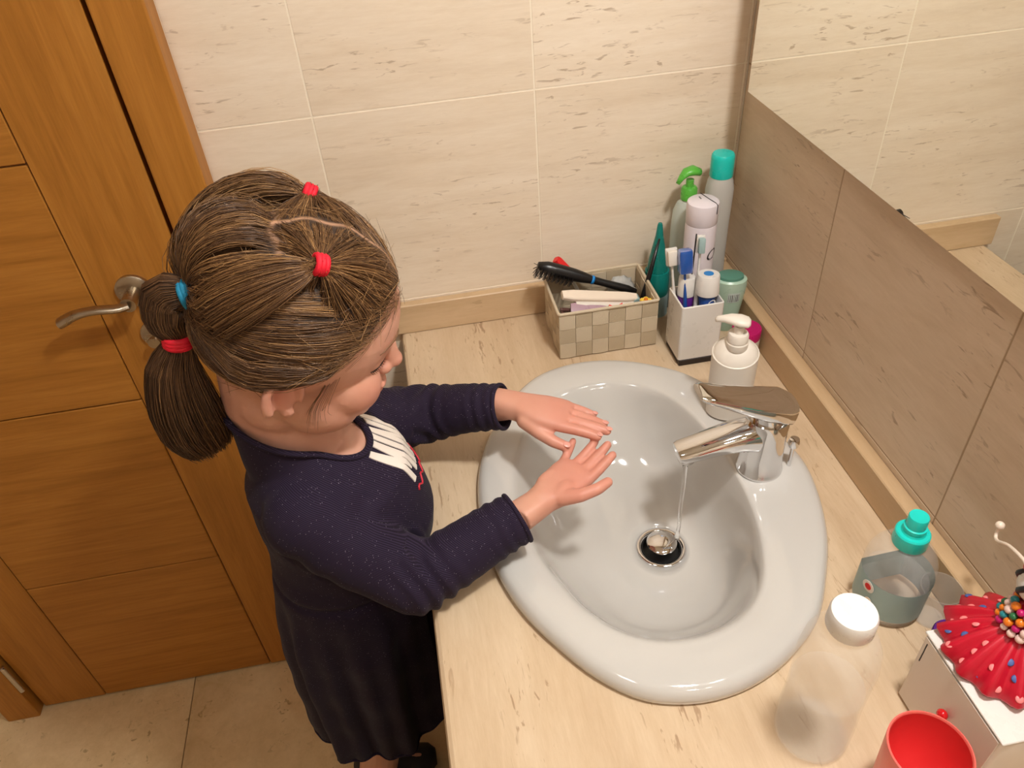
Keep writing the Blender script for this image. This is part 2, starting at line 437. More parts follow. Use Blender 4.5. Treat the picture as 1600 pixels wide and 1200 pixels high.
obj('jamb_gap', box(LX1 - .012, DX1 - .03, 1.098, 1.13, 0.0, 2.06), 'dark_gap', case)
obj('casing_board', box(-.337, DX1 + .0, 1.052, YB + .03, .0, 2.13, .003, 2), 'oak_vertical', case)
obj('casing_board', box(DX0, LX0 - .007, 1.040, YB + .03, .0, 2.13, .003, 2), 'oak_vertical', case)
obj('casing_board', box(DX0 + .004, DX1 - .004, 1.052, YB + .03, 2.045, 2.125, .003, 2), 'oak_horizontal', case)
hg = obj('hinge', lathe([(.006, 0), (.006, .09), (.0045, .093), (0, .095)], 14), 'chrome_soft', case, 'auto', loc=(LX0 - .003, 1.046, .10))

# ------------------------------------------------------------------ lamps
def mirror_lamp(loc, watts, label):
    t = thing('mirror_lamp', loc, label, 'lamp', None)
    obj('wall_plate', box(XR - loc[0] - .012, XR - loc[0] - .0005, -.04, .04, .025, .075, .003, 2), 'chrome_soft', t, 'auto')
    obj('arm', tube([tuple(p) for p in spline([(XR - loc[0] - .012, 0, .05), (XR - loc[0] - .06, 0, .062), (.03, 0, .055), (0, 0, .03)], 14)], .006, 12), 'chrome', t, True)
    obj('lamp_head', lathe([(.066, .0), (.068, -.004), (.071, .0), (.069, .015), (.045, .028), (.012, .034), (0, .034)], 32, cap=False), 'chrome_soft', t, 'auto')
    obj('bulb_lens', lathe([(.065, .0005), (.065, .0015), (0, .0015)], 24), 'lamp_glow', t)
    l = bpy.data.lights.new('bulb_light', 'AREA'); l.shape = 'DISK'; l.size = .12; l.energy = watts; l.color = LAMP_COLOR
    lo = bpy.data.objects.new('bulb_light', l); COL.objects.link(lo); lo.parent = t; lo.location = (0, 0, -.006)
mirror_lamp(*MIRROR_LAMPS[0], 'chrome arm lamp above the mirror beside the basin')
mirror_lamp(*MIRROR_LAMPS[1], 'dimmer chrome arm lamp above the mirror over the empty end of the worktop')
t = thing('fill_lamp', FILL_LAMP[0], 'added round opal fill lamp on the ceiling, out of view', 'lamp')  # opal dome fitting added out of view to carry the fill light
obj('fill_lamp_base', lathe([(.15, .0), (.15, .019), (0, .019)], 40), 'white_plastic', t)
obj('fill_lamp_shade', lathe([(0, -.05), (.06, -.046), (.11, -.03), (.14, -.0005), (.0, -.0004)], 40, cap=False), 'lamp_glow', t, True)
l = bpy.data.lights.new('fill_light', 'AREA'); l.shape = 'DISK'; l.size = .26; l.energy = FILL_LAMP[1]; l.color = LAMP_COLOR
lo = bpy.data.objects.new('fill_light', l); COL.objects.link(lo); lo.parent = t; lo.location = (0, 0, -.055)
#@@OBJECTS
# ------------------------------------------------------------------ basin
def ring(poly, z): return [(float(p[0]), float(p[1]), z) for p in poly]
def lerp(a, b, t): return a * (1 - t) + b * t
C0 = np.array(SK)
DR = np.array((.264, .632))       # drain
def basin():
    shrink = lambda P, d: P + (C0 - P) / np.linalg.norm(C0 - P, axis=1)[:, None] * d
    rings = []
    B0 = shrink(OUT, .004)
    rings.append(ring(B0, ZC + .0004)); rings.append(ring(OUT, ZC + .004)); rings.append(ring(OUT, ZC + .010))
    rings.append(ring(shrink(OUT, .003), ZC + .0165)); rings.append(ring(shrink(OUT, .008), ZC + .0205)); rings.append(ring(shrink(OUT, .015), ZC + .0215))
    for t in (.35, .7): rings.append(ring(lerp(shrink(OUT, .015), INN, t), ZC + .0215 - .002 * t))
    rings.append(ring(shrink(INN, -.004), ZC + .0185))
    th_ = np.arange(NS) * 2 * math.pi / NS
    circ = np.stack([DR[0] + .034 * np.cos(th_), DR[1] + .034 * np.sin(th_)], 1); zi = ZC + .018
    W_ = [0, .025, .05, .085, .13, .19, .27, .37, .49, .63, .8, .92, 1]; Z_ = [0, -.003, -.009, -.019, -.035, -.054, -.073, -.090, -.103, -.1125, -.119, -.1218, -.123]
    for w_, z in zip(W_, Z_): rings.append(ring(lerp(INN, circ, w_), zi + z))
    zd = zi - .123
    # outside of the bowl below the worktop
    rings.append(ring(circ, zd - .012)); rings.append(ring(lerp(INN, circ, .5), zi - .125)); rings.append(ring(lerp(INN, circ, .15), zi - .075))
    rings.append(ring(shrink(OUT, .035), ZC - .012)); rings.append(ring(shrink(OUT, .034), ZC + .0002))
    return loft(rings, closed=True), zd
bm, ZD = basin()
bs = thing('wash_basin', (SK[0], SK[1], ZC), 'oval white ceramic basin set into the beige worktop', 'basin')
o = obj('basin_bowl', bm, 'ceramic', bs, True); o.location = (-SK[0], -SK[1], -ZC)
t0 = bpy.data.objects.new('drain', None); COL.objects.link(t0); t0.parent = bs; t0.location = (DR[0] - SK[0], DR[1] - SK[1], ZD - ZC)
obj('drain_ring', lathe([(.034, -.001), (.0345, .0015), (.031, .003), (.027, .001), (.0265, -.004)], 40, cap=False), 'chrome', t0, True)
obj('drain_well', lathe([(.0, -.011), (.0262, -.011), (.0262, .0005), (.0255, .0005), (.0255, -.010), (0, -.010)], 36, cap=False), 'black_rubber', t0, 'auto')
obj('plug', lathe([(.004, -.009), (.004, .006), (.018, .008), (.0205, .0105), (.0205, .0125), (.018, .0145), (.008, .016), (0, .0162)], 36), 'chrome', t0, 'auto')

# ------------------------------------------------------------------ tap
tp = thing('mixer_tap', (.388, .637, ZC + .0205), 'chrome single-lever mixer tap on the basin ledge', 'tap')
obj('tap_body', lathe([(.0, 0), (.029, 0), (.029, .003), (.0275, .005), (.0265, .03), (.0258, .058), (.026, .066), (.0262, .080), (.025, .086), (0, .0865)], 40), 'chrome', tp, 'auto')
def sect(p, wx, hz, d, k=20, e=2.6):
    a, b = frame(d); out = []
    for i in range(k):
        t = 2 * math.pi * i / k; c, s = math.cos(t), math.sin(t)
        out.append(tuple(Vector(p) + a * wx * abs(c) ** (2 / e) * (1 if c >= 0 else -1) + b * hz * abs(s) ** (2 / e) * (1 if s >= 0 else -1)))
    return out
sp = [((.005, 0, .056), .022, .024, (-1, 0, .1)), ((-.018, 0, .061), .0222, .020, (-1, 0, .05)), ((-.04, 0, .062), .0212, .0165, (-1, 0, -.02)), ((-.065, 0, .0585), .0198, .0135, (-1, 0, -.15)),
      ((-.09, 0, .0535), .0185, .0115, (-1, 0, -.2)), ((-.108, 0, .0505), .0175, .0105, (-1, 0, -.2)), ((-.113, 0, .050), .0155, .0088, (-1, 0, -.2)), ((-.1145, 0, .0495), .009, .005, (-1, 0, -.2))]
obj('spout', loft([sect(*s) for s in sp]), 'chrome', tp, 'auto')
obj('aerator', lathe([(.0, -.002), (.0095, -.002), (.0105, 0), (.0105, .010), (0, .010)], 24), 'chrome_soft', tp, 'auto', loc=(-.100, 0, .0355))
# lever: wide cap over the body, tapering up and forward to a blade
lv = [((.030, 0, .090), .012, .014, (-1, 0, .25)), ((.026, 0, .0935), .019, .017, (-1, 0, .2)), ((.012, 0, .1005), .0242, .0175, (-1, 0, .3)), ((-.008, 0, .1075), .0245, .015, (-1, 0, .4)), ((-.03, 0, .1165), .0228, .0115, (-1, 0, .45)),
      ((-.055, 0, .1275), .0205, .0085, (-1, 0, .45)), ((-.078, 0, .1375), .0185, .0062, (-1, 0, .45)), ((-.090, 0, .1428), .017, .005, (-1, 0, .45)), ((-.0945, 0, .1445), .0145, .003, (-1, 0, .45))]
obj('lever', loft([sect(*s, 24, 3.2) for s in lv]), 'chrome', tp, 'auto')
obj('lever_neck', lathe([(.0215, .078), (.0215, .100), (.02, .104), (0, .104)], 32), 'chrome', tp, 'auto')
pr = obj('pop_up_rod', lathe([(.0025, -.002), (.0025, .033), (.006, .035), (.0075, .041), (.006, .047), (0, .049)], 18), 'chrome', tp, 'auto', loc=(.037, -.008, .0))
# thin stream of water
zs = ZC + .0205 + .034; wx, wy = .388 - .100, .637
pts = [(wx - .0004 * math.sin(k * 1.3), wy + .0005 * math.cos(k * 1.7), zs - k * (zs - (ZD + .0085)) / 11) for k in range(12)]
tag(obj('water_stream', tube(pts, [.0036, .0032, .0029, .0027, .0026, .0025, .0024, .0024, .0025, .0024, .0026, .0042], 12), 'water', None, True), 'thin clear stream of water falling from the tap', 'water')

# ------------------------------------------------------------------ woven basket and what lies in it
BX0, BX1, BY0, BY1, BZ0, BZ1 = .195, .353, .944, 1.054, ZC, .938
bk = thing('woven_basket', ((BX0 + BX1) / 2, (BY0 + BY1) / 2, ZC), 'small rectangular basket woven from beige straps beside the wall', 'basket')
cx, cy = (BX0 + BX1) / 2, (BY0 + BY1) / 2; hw, hd2 = (BX1 - BX0) / 2, (BY1 - BY0) / 2; H = BZ1 - BZ0
obj('basket_base', box(-hw + .003, hw - .003, -hd2 + .003, hd2 - .003, .001, .004), 'weave_dark', bk)
for (a, b, c, d) in ((-hw + .0018, hw - .0018, -hd2 + .0018, -hd2 + .003), (-hw + .0018, hw - .0018, hd2 - .003, hd2 - .0018)):
    obj('basket_lining', box(a, b, c, d, .002, H - .003), 'weave_dark', bk)
for (a, b) in ((-hw + .0018, -hw + .003), (hw - .003, hw - .0018)):
    obj('basket_lining', box(a, b, -hd2 + .0031, hd2 - .0031, .002, H - .003), 'weave_dark', bk)
cache = {}
def strap(w_, h_, dark, ori):
    key = (round(w_, 5), round(h_, 5), dark, ori)
    if key not in cache:
        bm = bmesh.new(); k = 5; bul = .0011 if not dark else .0003
        vs_ = []
        for lay in (0, 1):
            for j in range(3):
                for i in range(k):
                    u = -w_ / 2 + w_ * i / (k - 1); v = -h_ / 2 + h_ * j / 2
                    bb = bul * (math.sin(math.pi * i / (k - 1)) if not dark else math.sin(math.pi * j / 2))
                    vs_.append(bm.verts.new((u, (-.0004 - bb) if lay == 0 else .0003, v)))
        for lay in (0, 1):
            for j in range(2):
                for i in range(k - 1):
                    q = [vs_[lay * 3 * k + (j + dj) * k + i + di] for di, dj in ((0, 0), (1, 0), (1, 1), (0, 1))]; bm.faces.new(q if lay == 0 else q[::-1])
        bmesh.ops.recalc_face_normals(bm, faces=bm.faces[:])
        bd = [e for e in bm.edges if e.is_boundary]; bmesh.ops.bridge_loops(bm, edges=bd)
        me = bpy.data.meshes.new('strap'); bm.to_mesh(me); bm.free(); me.materials.append(MATS['weave_dark' if dark else 'weave_light']); me.shade_smooth(); auto_sharp(me); cache[key] = me
    return cache[key]
def straps(n, length, place, flip=0):
    rows = 3; w_ = length / n; h_ = (H - .006) / rows
    for r in range(rows):
        for i in range(n):
            dark = (i + r + flip) % 2
            o = bpy.data.objects.new('strap', strap(w_ - .0007, h_ - .0006, dark, 0)); COL.objects.link(o); o.parent = bk
            place(o, -length / 2 + (i + .5) * w_, .002 + (r + .5) * h_)
def pl(fn):
    def f(o, u, z): fn(o, u, z)
    return f
def front(o, u, z): o.location = (u, -hd2 + .001, z)
def backs(o, u, z): o.location = (u, hd2 - .001, z); o.rotation_euler = (0, 0, math.pi)
def left(o, u, z): o.location = (-hw + .001, u, z); o.rotation_euler = (0, 0, -math.pi / 2)
def right(o, u, z): o.location = (hw - .001, u, z); o.rotation_euler = (0, 0, math.pi / 2)
def backin(o, u, z): o.location = (u, hd2 - .0036, z)
def rightin(o, u, z): o.location = (hw - .0036, u, z); o.rotation_euler = (0, 0, -math.pi / 2)
straps(6, 2 * hw, front); straps(6, 2 * hw, backs); straps(4, 2 * hd2, left, 1); straps(4, 2 * hd2, right, 1); straps(6, 2 * hw - .01, backin, 1); straps(4, 2 * hd2 - .01, rightin)
rp = []
for sx, sy in ((-1, -1), (1, -1), (1, 1), (-1, 1)):
    for k in range(4):
        a = math.atan2(sy, sx) + (k - 1.5) * .45
        rp.append((sx * (hw - .004) + .004 * math.cos(a), sy * (hd2 - .004) + .004 * math.sin(a), H - .002))
obj('basket_rim', tube(rp, .0024, 8, closed=True), 'weave_light', bk, True)
def at(lx, ly, z): return (cx + lx, cy + ly, z)
# black hair brush leaning over the left rim
t = thing('hair_brush', (.262, 1.02, .90), 'black hair brush with long bristles leaning out of the woven basket', 'brush')
d0, d1 = Vector((.182, 1.030, .976)), Vector((.338, 1.012, .912))
loc = lambda p: Vector(p) - Vector((.262, 1.02, .90))
path = [loc(d0.lerp(d1, k / 11)) for k in range(12)]
obj('brush_body', tube(path, [.006, .0105, .011, .011, .0105, .009, .0065, .006, .0062, .0066, .0066, .004], 14), 'black_plastic', t, True)
bmb = bmesh.new(); ax = (d1 - d0).normalized(); a_, b_ = frame(ax)
for i in range(9):
    for k in range(9):
        p = loc(d0.lerp(d1, .015 + i * .042)); an = math.pi * (1.05 + .12 * k)
        rd = (a_ * math.cos(an) + b_ * math.sin(an)); rd = (rd + Vector((-.25, -.2, -.1))).normalized()
        tube([p, p + rd * .021], [.0009, .0006], 4, bm=bmb)
o = obj('bristles', bmb, 'black_plastic', t); tag(o, kind='stuff')
obj('band', tube([path[6] - ax * .0022, path[6] + ax * .0022], .0072, 14), 'blue_print', t, True)
# cream hair straightener-like clip
t = thing('hair_straightener', (.27, .985, .915), 'cream and grey flat hair straightener lying across the woven basket', 'hair tool')
d0, d1 = Vector((.209, .982, .946)), Vector((.330, .985, .919)); mid = Vector((.27, .985, .915)); ax = (d1 - d0)
def slab(d0, d1, w0, w1, th, bm=None, up=Vector((0, -.35, 1))):
    d = (d1 - d0).normalized(); s = d.cross(up).normalized(); n = s.cross(d).normalized(); rs = []
    for k in range(8):
        u = k / 7; w_ = (w0 * (1 - u) + w1 * u) * (0.72 if k in (0, 7) else 1); p = d0.lerp(d1, u)
        rs.append([tuple(p + s * w_ * a + n * th * b) for a, b in ((-1, -.6), (-.8, -1), (.8, -1), (1, -.6), (1, .6), (.8, 1), (-.8, 1), (-1, .6))])
    return loft(rs, bm)
obj('upper_arm', slab(d0 - mid, d1 - mid, .010, .0085, .004), 'cream_plastic', t, 'auto')
obj('lower_arm', slab(d0 - mid + Vector((.02, -.004, -.013)), d1 - mid + Vector((.004, -.004, -.009)), .0095, .0085, .0035), 'white_soft', t, 'auto')
obj('hinge', tube([d1 - mid + Vector((0, -.009, -.004)), d1 - mid + Vector((0, .009, -.004))], .006, 14), 'label_grey', t, 'auto')
# sunglasses-like hair clips, mauve and brown
t = thing('hair_clip', (.245, .963, .90), 'mauve oval hair clip in the front of the woven basket', 'hair clip', 'hair accessories in the basket')
obj('clip_plate', slab(Vector((-.026, .004, .030)), Vector((.036, .0, .016)), .010, .008, .002, up=Vector((0, -.6, 1))), 'mauve', t, 'auto')
obj('clip_spring', tube([(-.02, .004, .022), (.0, .003, .016), (.03, 0, .010)], .0025, 8), 'black_plastic', t, True)
t = thing('claw_clip', (.222, .962, .897), 'brown translucent claw clip in the corner of the woven basket', 'hair clip', 'hair accessories in the basket')
for s in (-1, 1):
    j = obj('claw', loft([[tuple(Vector((-.02 + .042 * u, s * .010 * math.sin(math.pi * (.15 + .7 * u)) + dy, .033 - .018 * u + dz)) ) for dy, dz in ((-.0025, 0), (0, .004), (.0025, 0), (0, -.005))] for u in [k / 8 for k in range(9)]]), 'brown_clear', t, True)
    obj('tooth_row', tube([(-.016, s * .006, .026), (.0, s * .009, .012), (.018, s * .006, .008)], .0018, 6), 'brown_clear', j, True)
t = thing('red_bow_clip', (.288, .957, .921), 'small shiny red bow clip at the front rim of the woven basket', 'hair clip', 'hair accessories in the basket')
for s in (-1, 1):
    obj('bow_loop', loft([[tuple(Vector((s * .0105 * u, dy * (.3 + u), dz * (.3 + u) + .004))) for dy, dz in ((-.005, 0), (0, .006), (.005, 0), (0, -.006))] for u in (0, .35, .7, 1)]), 'red_plastic', t)
obj('bow_knot', ball((0, 0, .004), .0032), 'red_knob', t, True)
t = thing('yellow_flower_clip', (.338, .962, .922), 'tiny yellow flower clip in the corner of the woven basket', 'hair clip', 'hair accessories in the basket')
for k in range(5):
    a = k * 2 * math.pi / 5; obj('petal', ball((.0055 * math.cos(a), .0055 * math.sin(a), .004), (.0045, .0045, .0028)), 'yellow', t, True)
obj('flower_centre', ball((0, 0, .006), .0032), 'orange_bead', t, True)
t = thing('hair_tie_ball', (.262, .958, .918), 'cream fabric hair tie at the front of the woven basket', 'hair tie')
obj('fabric_ring', tube([(.012 * math.cos(k * math.pi / 8), .006 * math.sin(k * math.pi / 8), .001 * math.sin(k * 2)) for k in range(16)], [.0042 + .0008 * (k % 2) for k in range(16)], 8, closed=True), 'white_soft', t, True)
t = thing('plastic_bag', (.318, 1.03, .91), 'crumpled clear plastic bag at the back of the woven basket', 'bag')
bm = ball((0, 0, 0), (.022, .012, .022), seg=18, rings=12)
for v in bm.verts: v.co *= 1 + .22 * math.sin(v.co.x * 420) * math.cos(v.co.z * 370) + .1 * math.sin(v.co.y * 900)
obj('bag_film', bm, 'frosted_plastic', t, True)
t = thing('red_toothbrush', (.224, 1.04, .93), 'translucent toothbrush with a red head cover leaning out of the woven basket', 'toothbrush')
obj('handle', tube([(.038, -.012, -.05), (.02, -.004, -.008), (.008, .004, .020)], [.0032, .003, .0026], 10), 'frosted_plastic', t, True)
obj('head_cover', slab(Vector((.012, .002, .014)), Vector((-.010, .006, .043)), .0075, .007, .0052, up=Vector((.5, -.6, .6))), 'red_plastic', t, 'auto')
# long black stick
tag(obj('makeup_brush', tube([(.336, .992, .872), (.346, .998, .91), (.357, 1.005, .945), (.3735, 1.016, 1.000)], [.0048, .0046, .0038, .0016], 12), 'black_plastic', None, True), 'long slim black stick standing in the corner of the woven basket', 'stick')
# ------------------------------------------------------------------ toiletries in the corner
def bottle(name, loc, label, cat, parts, rot=0, group=None):
    t = thing(name, loc, label, cat, group, (0, 0, rot))
    for nm, prof, mat, kw in parts:
        obj(nm, lathe(prof, 36, sx=kw.get('sx', 1), sy=kw.get('sy', 1)), mat, t, 'auto', loc=kw.get('loc'), rot=kw.get('rot'))
    return t
tb = bottle('tall_bottle', (.4755, 1.043, ZC), 'tall translucent white bottle with teal cap in the corner', 'bottle', [
    ('bottle_body', [(.0, 0), (.018, 0), (.0205, .004), (.0215, .02), (.0215, .06), (.0205, .10), (.0205, .15), (.0215, .19), (.0218, .207), (.0195, .221), (.0165, .2285), (0, .2285)], 'frosted_plastic', {}),
    ('cap', [(.0, .2287), (.0172, .2287), (.0178, .231), (.0176, .258), (.0172, .262), (.0155, .2645), (0, .2652)], 'teal', {})])
gp = bottle('pump_bottle', (.4275, 1.046, ZC), 'translucent pump bottle with a green pump head by the tiled wall', 'bottle', [
    ('bottle_body', [(.0, 0), (.022, 0), (.0245, .004), (.025, .03), (.025, .15), (.0235, .178), (.018, .191), (.011, .196), (0, .1965)], 'frosted_green', {'sy': .72}),
    ('pump_collar', [(0, .1967), (.0125, .1967), (.0125, .213), (.0105, .216), (.006, .217), (.006, .228), (0, .228)], 'green_plastic', {})])
hp = [(.014, 0, .238), (.004, 0, .242), (-.008, -.002, .241), (-.016, -.004, .234), (-.022, -.006, .226)]
obj('pump_head', tube(hp, [.009, .0115, .0095, .006, .004], 16, flat=.62), 'green_plastic', gp, True)
wd = bottle('shampoo_bottle', (.427, .987, ZC), 'white cylindrical flip-top bottle with a black letter on it', 'bottle', [
    ('base_cap', [(0, 0), (.021, 0), (.0222, .003), (.0222, .012), (0, .012)], 'red_plastic', {}),
    ('bottle_body', [(.0, .0122), (.0218, .0122), (.0228, .016), (.0236, .10), (.0236, .182), (.023, .186), (0, .186)], 'lilac_white', {}),
    ('flip_cap', [(.0, .1863), (.0226, .1863), (.0236, .188), (.024, .216), (.0232, .2195), (.021, .2212), (0, .2216)], 'lilac_white', {})])
fc = wd.children[-1]
obj('cap_seam', tube([(.004, .0225, .2215), (.009, .0, .2218), (.0135, -.015, .2216), (.0150, -.0192, .2195), (.0145, -.0200, .206)], .0006, 6), 'ink', fc, True)
obj('cap_slot', box(-.0032, -.0012, .004, .012, .2214, .2219), 'ink_grey', fc)
def wrap_text(body, size, parent, R, ang0, z, mat, shear=0, name='lettering', flat=False):
    me = text_mesh(body, size, .0, shear)
    for v in me.vertices:
        a = ang0 + v.co.x / R; v.co = (math.cos(a) * R, math.sin(a) * R, z + v.co.y)
    me.update(); return link(bpy.data.objects.new(name, me), parent, mat)
wrap_text('O', .026, wd, .0239, math.radians(-62), .138, 'ink', .35)
tg = bottle('gel_bottle', (.3805, 1.036, ZC), 'teal gel bottle with a long pointed nozzle behind the holder', 'bottle', [
    ('stand_base', [(0, 0), (.021, 0), (.0205, .003), (.0205, .034), (.019, .038), (0, .038)], 'label_grey', {}),
    ('bottle_body', [(.0, .0382), (.019, .0382), (.0203, .044), (.0206, .07), (.0195, .082), (0, .082)], 'teal_dark', {}),
    ('nozzle', [(0, .0822), (.0172, .0822), (.0155, .098), (.0112, .120), (.0062, .145), (.0042, .162), (.003, .166), (0, .1665)], 'teal_gel', {})])
mj = bottle('deodorant_bottle', (.474, .962, ZC), 'mint green oval bottle with clear green top beside the upstand', 'bottle', [
    ('bottle_body', [(.0, 0), (.0145, 0), (.0165, .003), (.020, .03), (.0245, .065), (.0262, .082), (.0255, .094), (.022, .0965), (0, .0965)], 'mint', {'sy': .78}),
    ('top_insert', [(0, .0967), (.0205, .0967), (.0195, .1005), (.010, .1025), (0, .103)], 'mint_clear', {'sy': .78})], rot=-.25)
lb = obj('barcode_label', loft([[(math.cos(a) * .0263 * rr, math.sin(a) * .0263 * .78 * rr, z) for a in [math.radians(-100 + 9 * k) for k in range(6)]] for z, rr in ((.06, .925), (.066, .955), (.078, .998))], cap=False), 'label_pale', mj)
for k in range(7):
    a = math.radians(-96 + 6.2 * k); obj('barcode_bar', tube([(math.cos(a) * .0264 * r_, math.sin(a) * .0264 * .78 * r_, z) for z, r_ in ((.062, .945), (.075, .993))], .0003 + .0002 * (k % 3), 4), 'ink_grey', lb)
pj = bottle('cosmetic_jar', (.4765, .890, ZC), 'small white jar with a magenta lid against the upstand', 'jar', [
    ('jar_body', [(0, 0), (.020, 0), (.0215, .003), (.0218, .032), (0, .032)], 'white_soft', {}),
    ('jar_lid', [(0, .0322), (.0218, .0322), (.0222, .034), (.0222, .0475), (.0215, .0487), (.0195, .0487), (.0188, .0478), (0, .0478)], 'magenta', {})])
# toothbrush holder
HX0, HX1, HY0, HY1 = .367, .432, .883, .944
th = thing('toothbrush_holder', ((HX0 + HX1) / 2, (HY0 + HY1) / 2, ZC), 'square white beaker on a dark base holding toothbrushes', 'holder')
hx, hy = (HX1 - HX0) / 2, (HY1 - HY0) / 2
obj('base_tray', box(-hx + .002, hx + .001, -hy - .001, hy - .002, 0, .011, .001, 1), 'dark_lacquer', th)
def openbox(hx, hy, z0, z1, wl, r=.004):
    def rr(hx, hy, r, z):
        out = []
        for sx, sy, a0 in ((1, 1, 0), (-1, 1, 90), (-1, -1, 180), (1, -1, 270)):
            for k in range(5):
                a = math.radians(a0 + 22.5 * k); out.append((sx * (hx - r) + r * math.cos(a), sy * (hy - r) + r * math.sin(a), z))
        return out
    return loft([rr(hx, hy, r, z0), rr(hx, hy, r, z1 - .0008), rr(hx - .0008, hy - .0008, r, z1), rr(hx - wl + .0006, hy - wl + .0006, r * .6, z1), rr(hx - wl, hy - wl, r * .6, z1 - .0008), rr(hx - wl, hy - wl, r * .6, z0 + .004)])
obj('beaker', openbox(hx, hy, .0112, .107, .0028), 'white_plastic', th, 'auto')
hc = Vector(((HX0 + HX1) / 2, (HY0 + HY1) / 2, ZC))
def toothbrush(label, base, top, mat, headmat, bristle, wide=1.0, cover=None):
    base, top = Vector(base), Vector(top); t = thing('toothbrush', base, label, 'toothbrush', 'toothbrushes in the holder')
    d = top - base; a, b = frame(d); dn = d.normalized()
    pts = [d * (k / 11) for k in range(12)]
    obj('handle', tube(pts, [.0038, .0046, .005, .0048, .0042, .004, .0036, .0028, .0024, .0024, .0026, .0024], 12, flat=.75), mat, t, True)
    nb = Vector((-.1, -.95, .3)); nb = (nb - dn * nb.dot(dn)).normalized(); side = dn.cross(nb)
    def bx(c, hs, hn, hd_, nm, m):
        bm = box(-hs, hs, -hn, hn, -hd_, hd_, min(hs, hn) * .45, 2); M = Matrix((side, nb, dn)).transposed()
        for v in bm.verts: v.co = M @ v.co + c
        return obj(nm, bm, m, t, 'auto')
    bx(d * .93, .0058 * wide, .0024, .0135, 'brush_head', headmat)
    bx(d * .93 + nb * .0065, .0048 * wide, .0042, .0115, 'bristles', bristle)
    if cover: bx(d * .92 + nb * .003, .0102, .0092, .0185, 'head_cover', cover)
    return t
toothbrush('translucent blue toothbrush under a blue head cover in the holder', (.385, .9, ZC + .016), (.382, .931, 1.022), 'blue_plastic', 'blue_plastic', 'label_pale', 1, 'blue_plastic')
toothbrush('white toothbrush with pale blue bristles in the holder', (.397, .905, ZC + .016), (.4045, .930, 1.046), 'white_plastic', 'white_plastic', 'label_grey')
toothbrush('white toothbrush with a wide head behind the blue one in the holder', (.378, .92, ZC + .016), (.366, .944, 1.022), 'white_plastic', 'white_plastic', 'white_soft', 1.5)
tag(obj('interdental_stick', tube([(.392, .925, ZC + .016), (.3975, .934, .96), (.4005, .938, 1.045)], .0012, 8), 'ink', None, True), 'thin dark stick standing among the toothbrushes', 'stick')
def paste(loc, top, label, bodymat, capr, capmat, dot, grp):
    base, top = Vector(loc), Vector(top); t = thing('toothpaste_tube', base, label, 'toothpaste', grp)
    d = (top - base); dn = d.normalized(); a, b = frame(dn); L = d.length
    rs = []
    for u, w1, w2 in ((0, .0135, .0012), (.25, .0135, .005), (.5, .0134, .009), (.70, .0132, .0122), (.74, .0105, .0105)):
        rs.append([tuple(dn * L * u + a * w1 * math.cos(k * math.pi / 10) + b * w2 * math.sin(k * math.pi / 10)) for k in range(20)])
    obj('tube_body', loft(rs), bodymat, t, 'auto')
    M = Matrix((a, b, dn)).transposed().to_4x4()
    bm = lathe([(0, 0), (capr, 0), (capr * 1.02, .004), (capr * .96, L * .25), (capr * .9, L * .262), (0, L * .264)], 28); bm.transform(Matrix.Translation(dn * L * .742) @ M)
    c = obj('tube_cap', bm, capmat, t, 'auto')
    if dot:
        bm = lathe([(0, 0), (capr * .42, 0), (capr * .42, .0006), (0, .0006)], 20); bm.transform(Matrix.Translation(dn * (L * .742 + L * .264)) @ M); obj('cap_dot', bm, dot, c)
    return t, a, b, dn, L
tt, a_, b_, dn_, L_ = paste((.4125, .901, ZC + .022), (.4145, .912, .991), 'blue and white toothpaste tube with a blue dot on its cap', 'navy_print', .0172, 'white_plastic', 'blue_print', None)
me = text_mesh('O', .016, .0003, .3)
for v in me.vertices:
    p = Vector(v.co); v.co = dn_ * (L_ * .64 + p.y) + Vector((1, .1, 0)) * p.x + Vector((.1, -1, .05)) * (.0130 + p.z)
o = link(bpy.data.objects.new('lettering', me), tt, 'white_plastic')
paste((.3875, .925, ZC + .016), (.3895, .930, .980), 'purple and white toothpaste tube with a plain white cap', 'purple', .0130, 'white_plastic', None, None)
# soap dispenser on the basin ledge
sd = thing('soap_dispenser', (.388, .744, ZC + .0218), 'white oval soap dispenser with pump standing on the basin behind the tap', 'soap dispenser', None, (0, 0, -.40))
rs = []
for z, rx, ry in ((0, .026, .019), (.002, .0285, .0215), (.04, .0295, .0225), (.10, .030, .023), (.104, .0302, .0232)):
    rs.append([(rx * math.cos(k * math.pi / 24), ry * math.sin(k * math.pi / 24), z - (0.0 if z < .05 else .010 * (ry * math.sin(k * math.pi / 24)) / .023 * -1 * (z / .104) ** 3)) for k in range(48)])
rs2 = [[(p[0] * f, p[1] * f, p[2] + dz) for p in rs[-1]] for f, dz in ((.95, .001), (.93, -.0012), (.91, .001))]
def dome(f, dz): return [(p[0] * f, p[1] * f, p[2] * (1 - q) + (.110) * q + dz) for p, q in [(p, 1 - f) for p in rs[-1]]]
obj('bottle_body', loft(rs + rs2 + [dome(.82, .004), dome(.62, .008), dome(.45, .010)]), 'white_soft', sd, 'auto')
obj('pump_collar', lathe([(.0, .112), (.0135, .112), (.0142, .114), (.0142, .122), (.0125, .124), (.0135, .1245), (.0135, .133), (.012, .136), (.0065, .1365), (.0065, .147), (0, .147)], 32), 'white_soft', sd, 'auto')
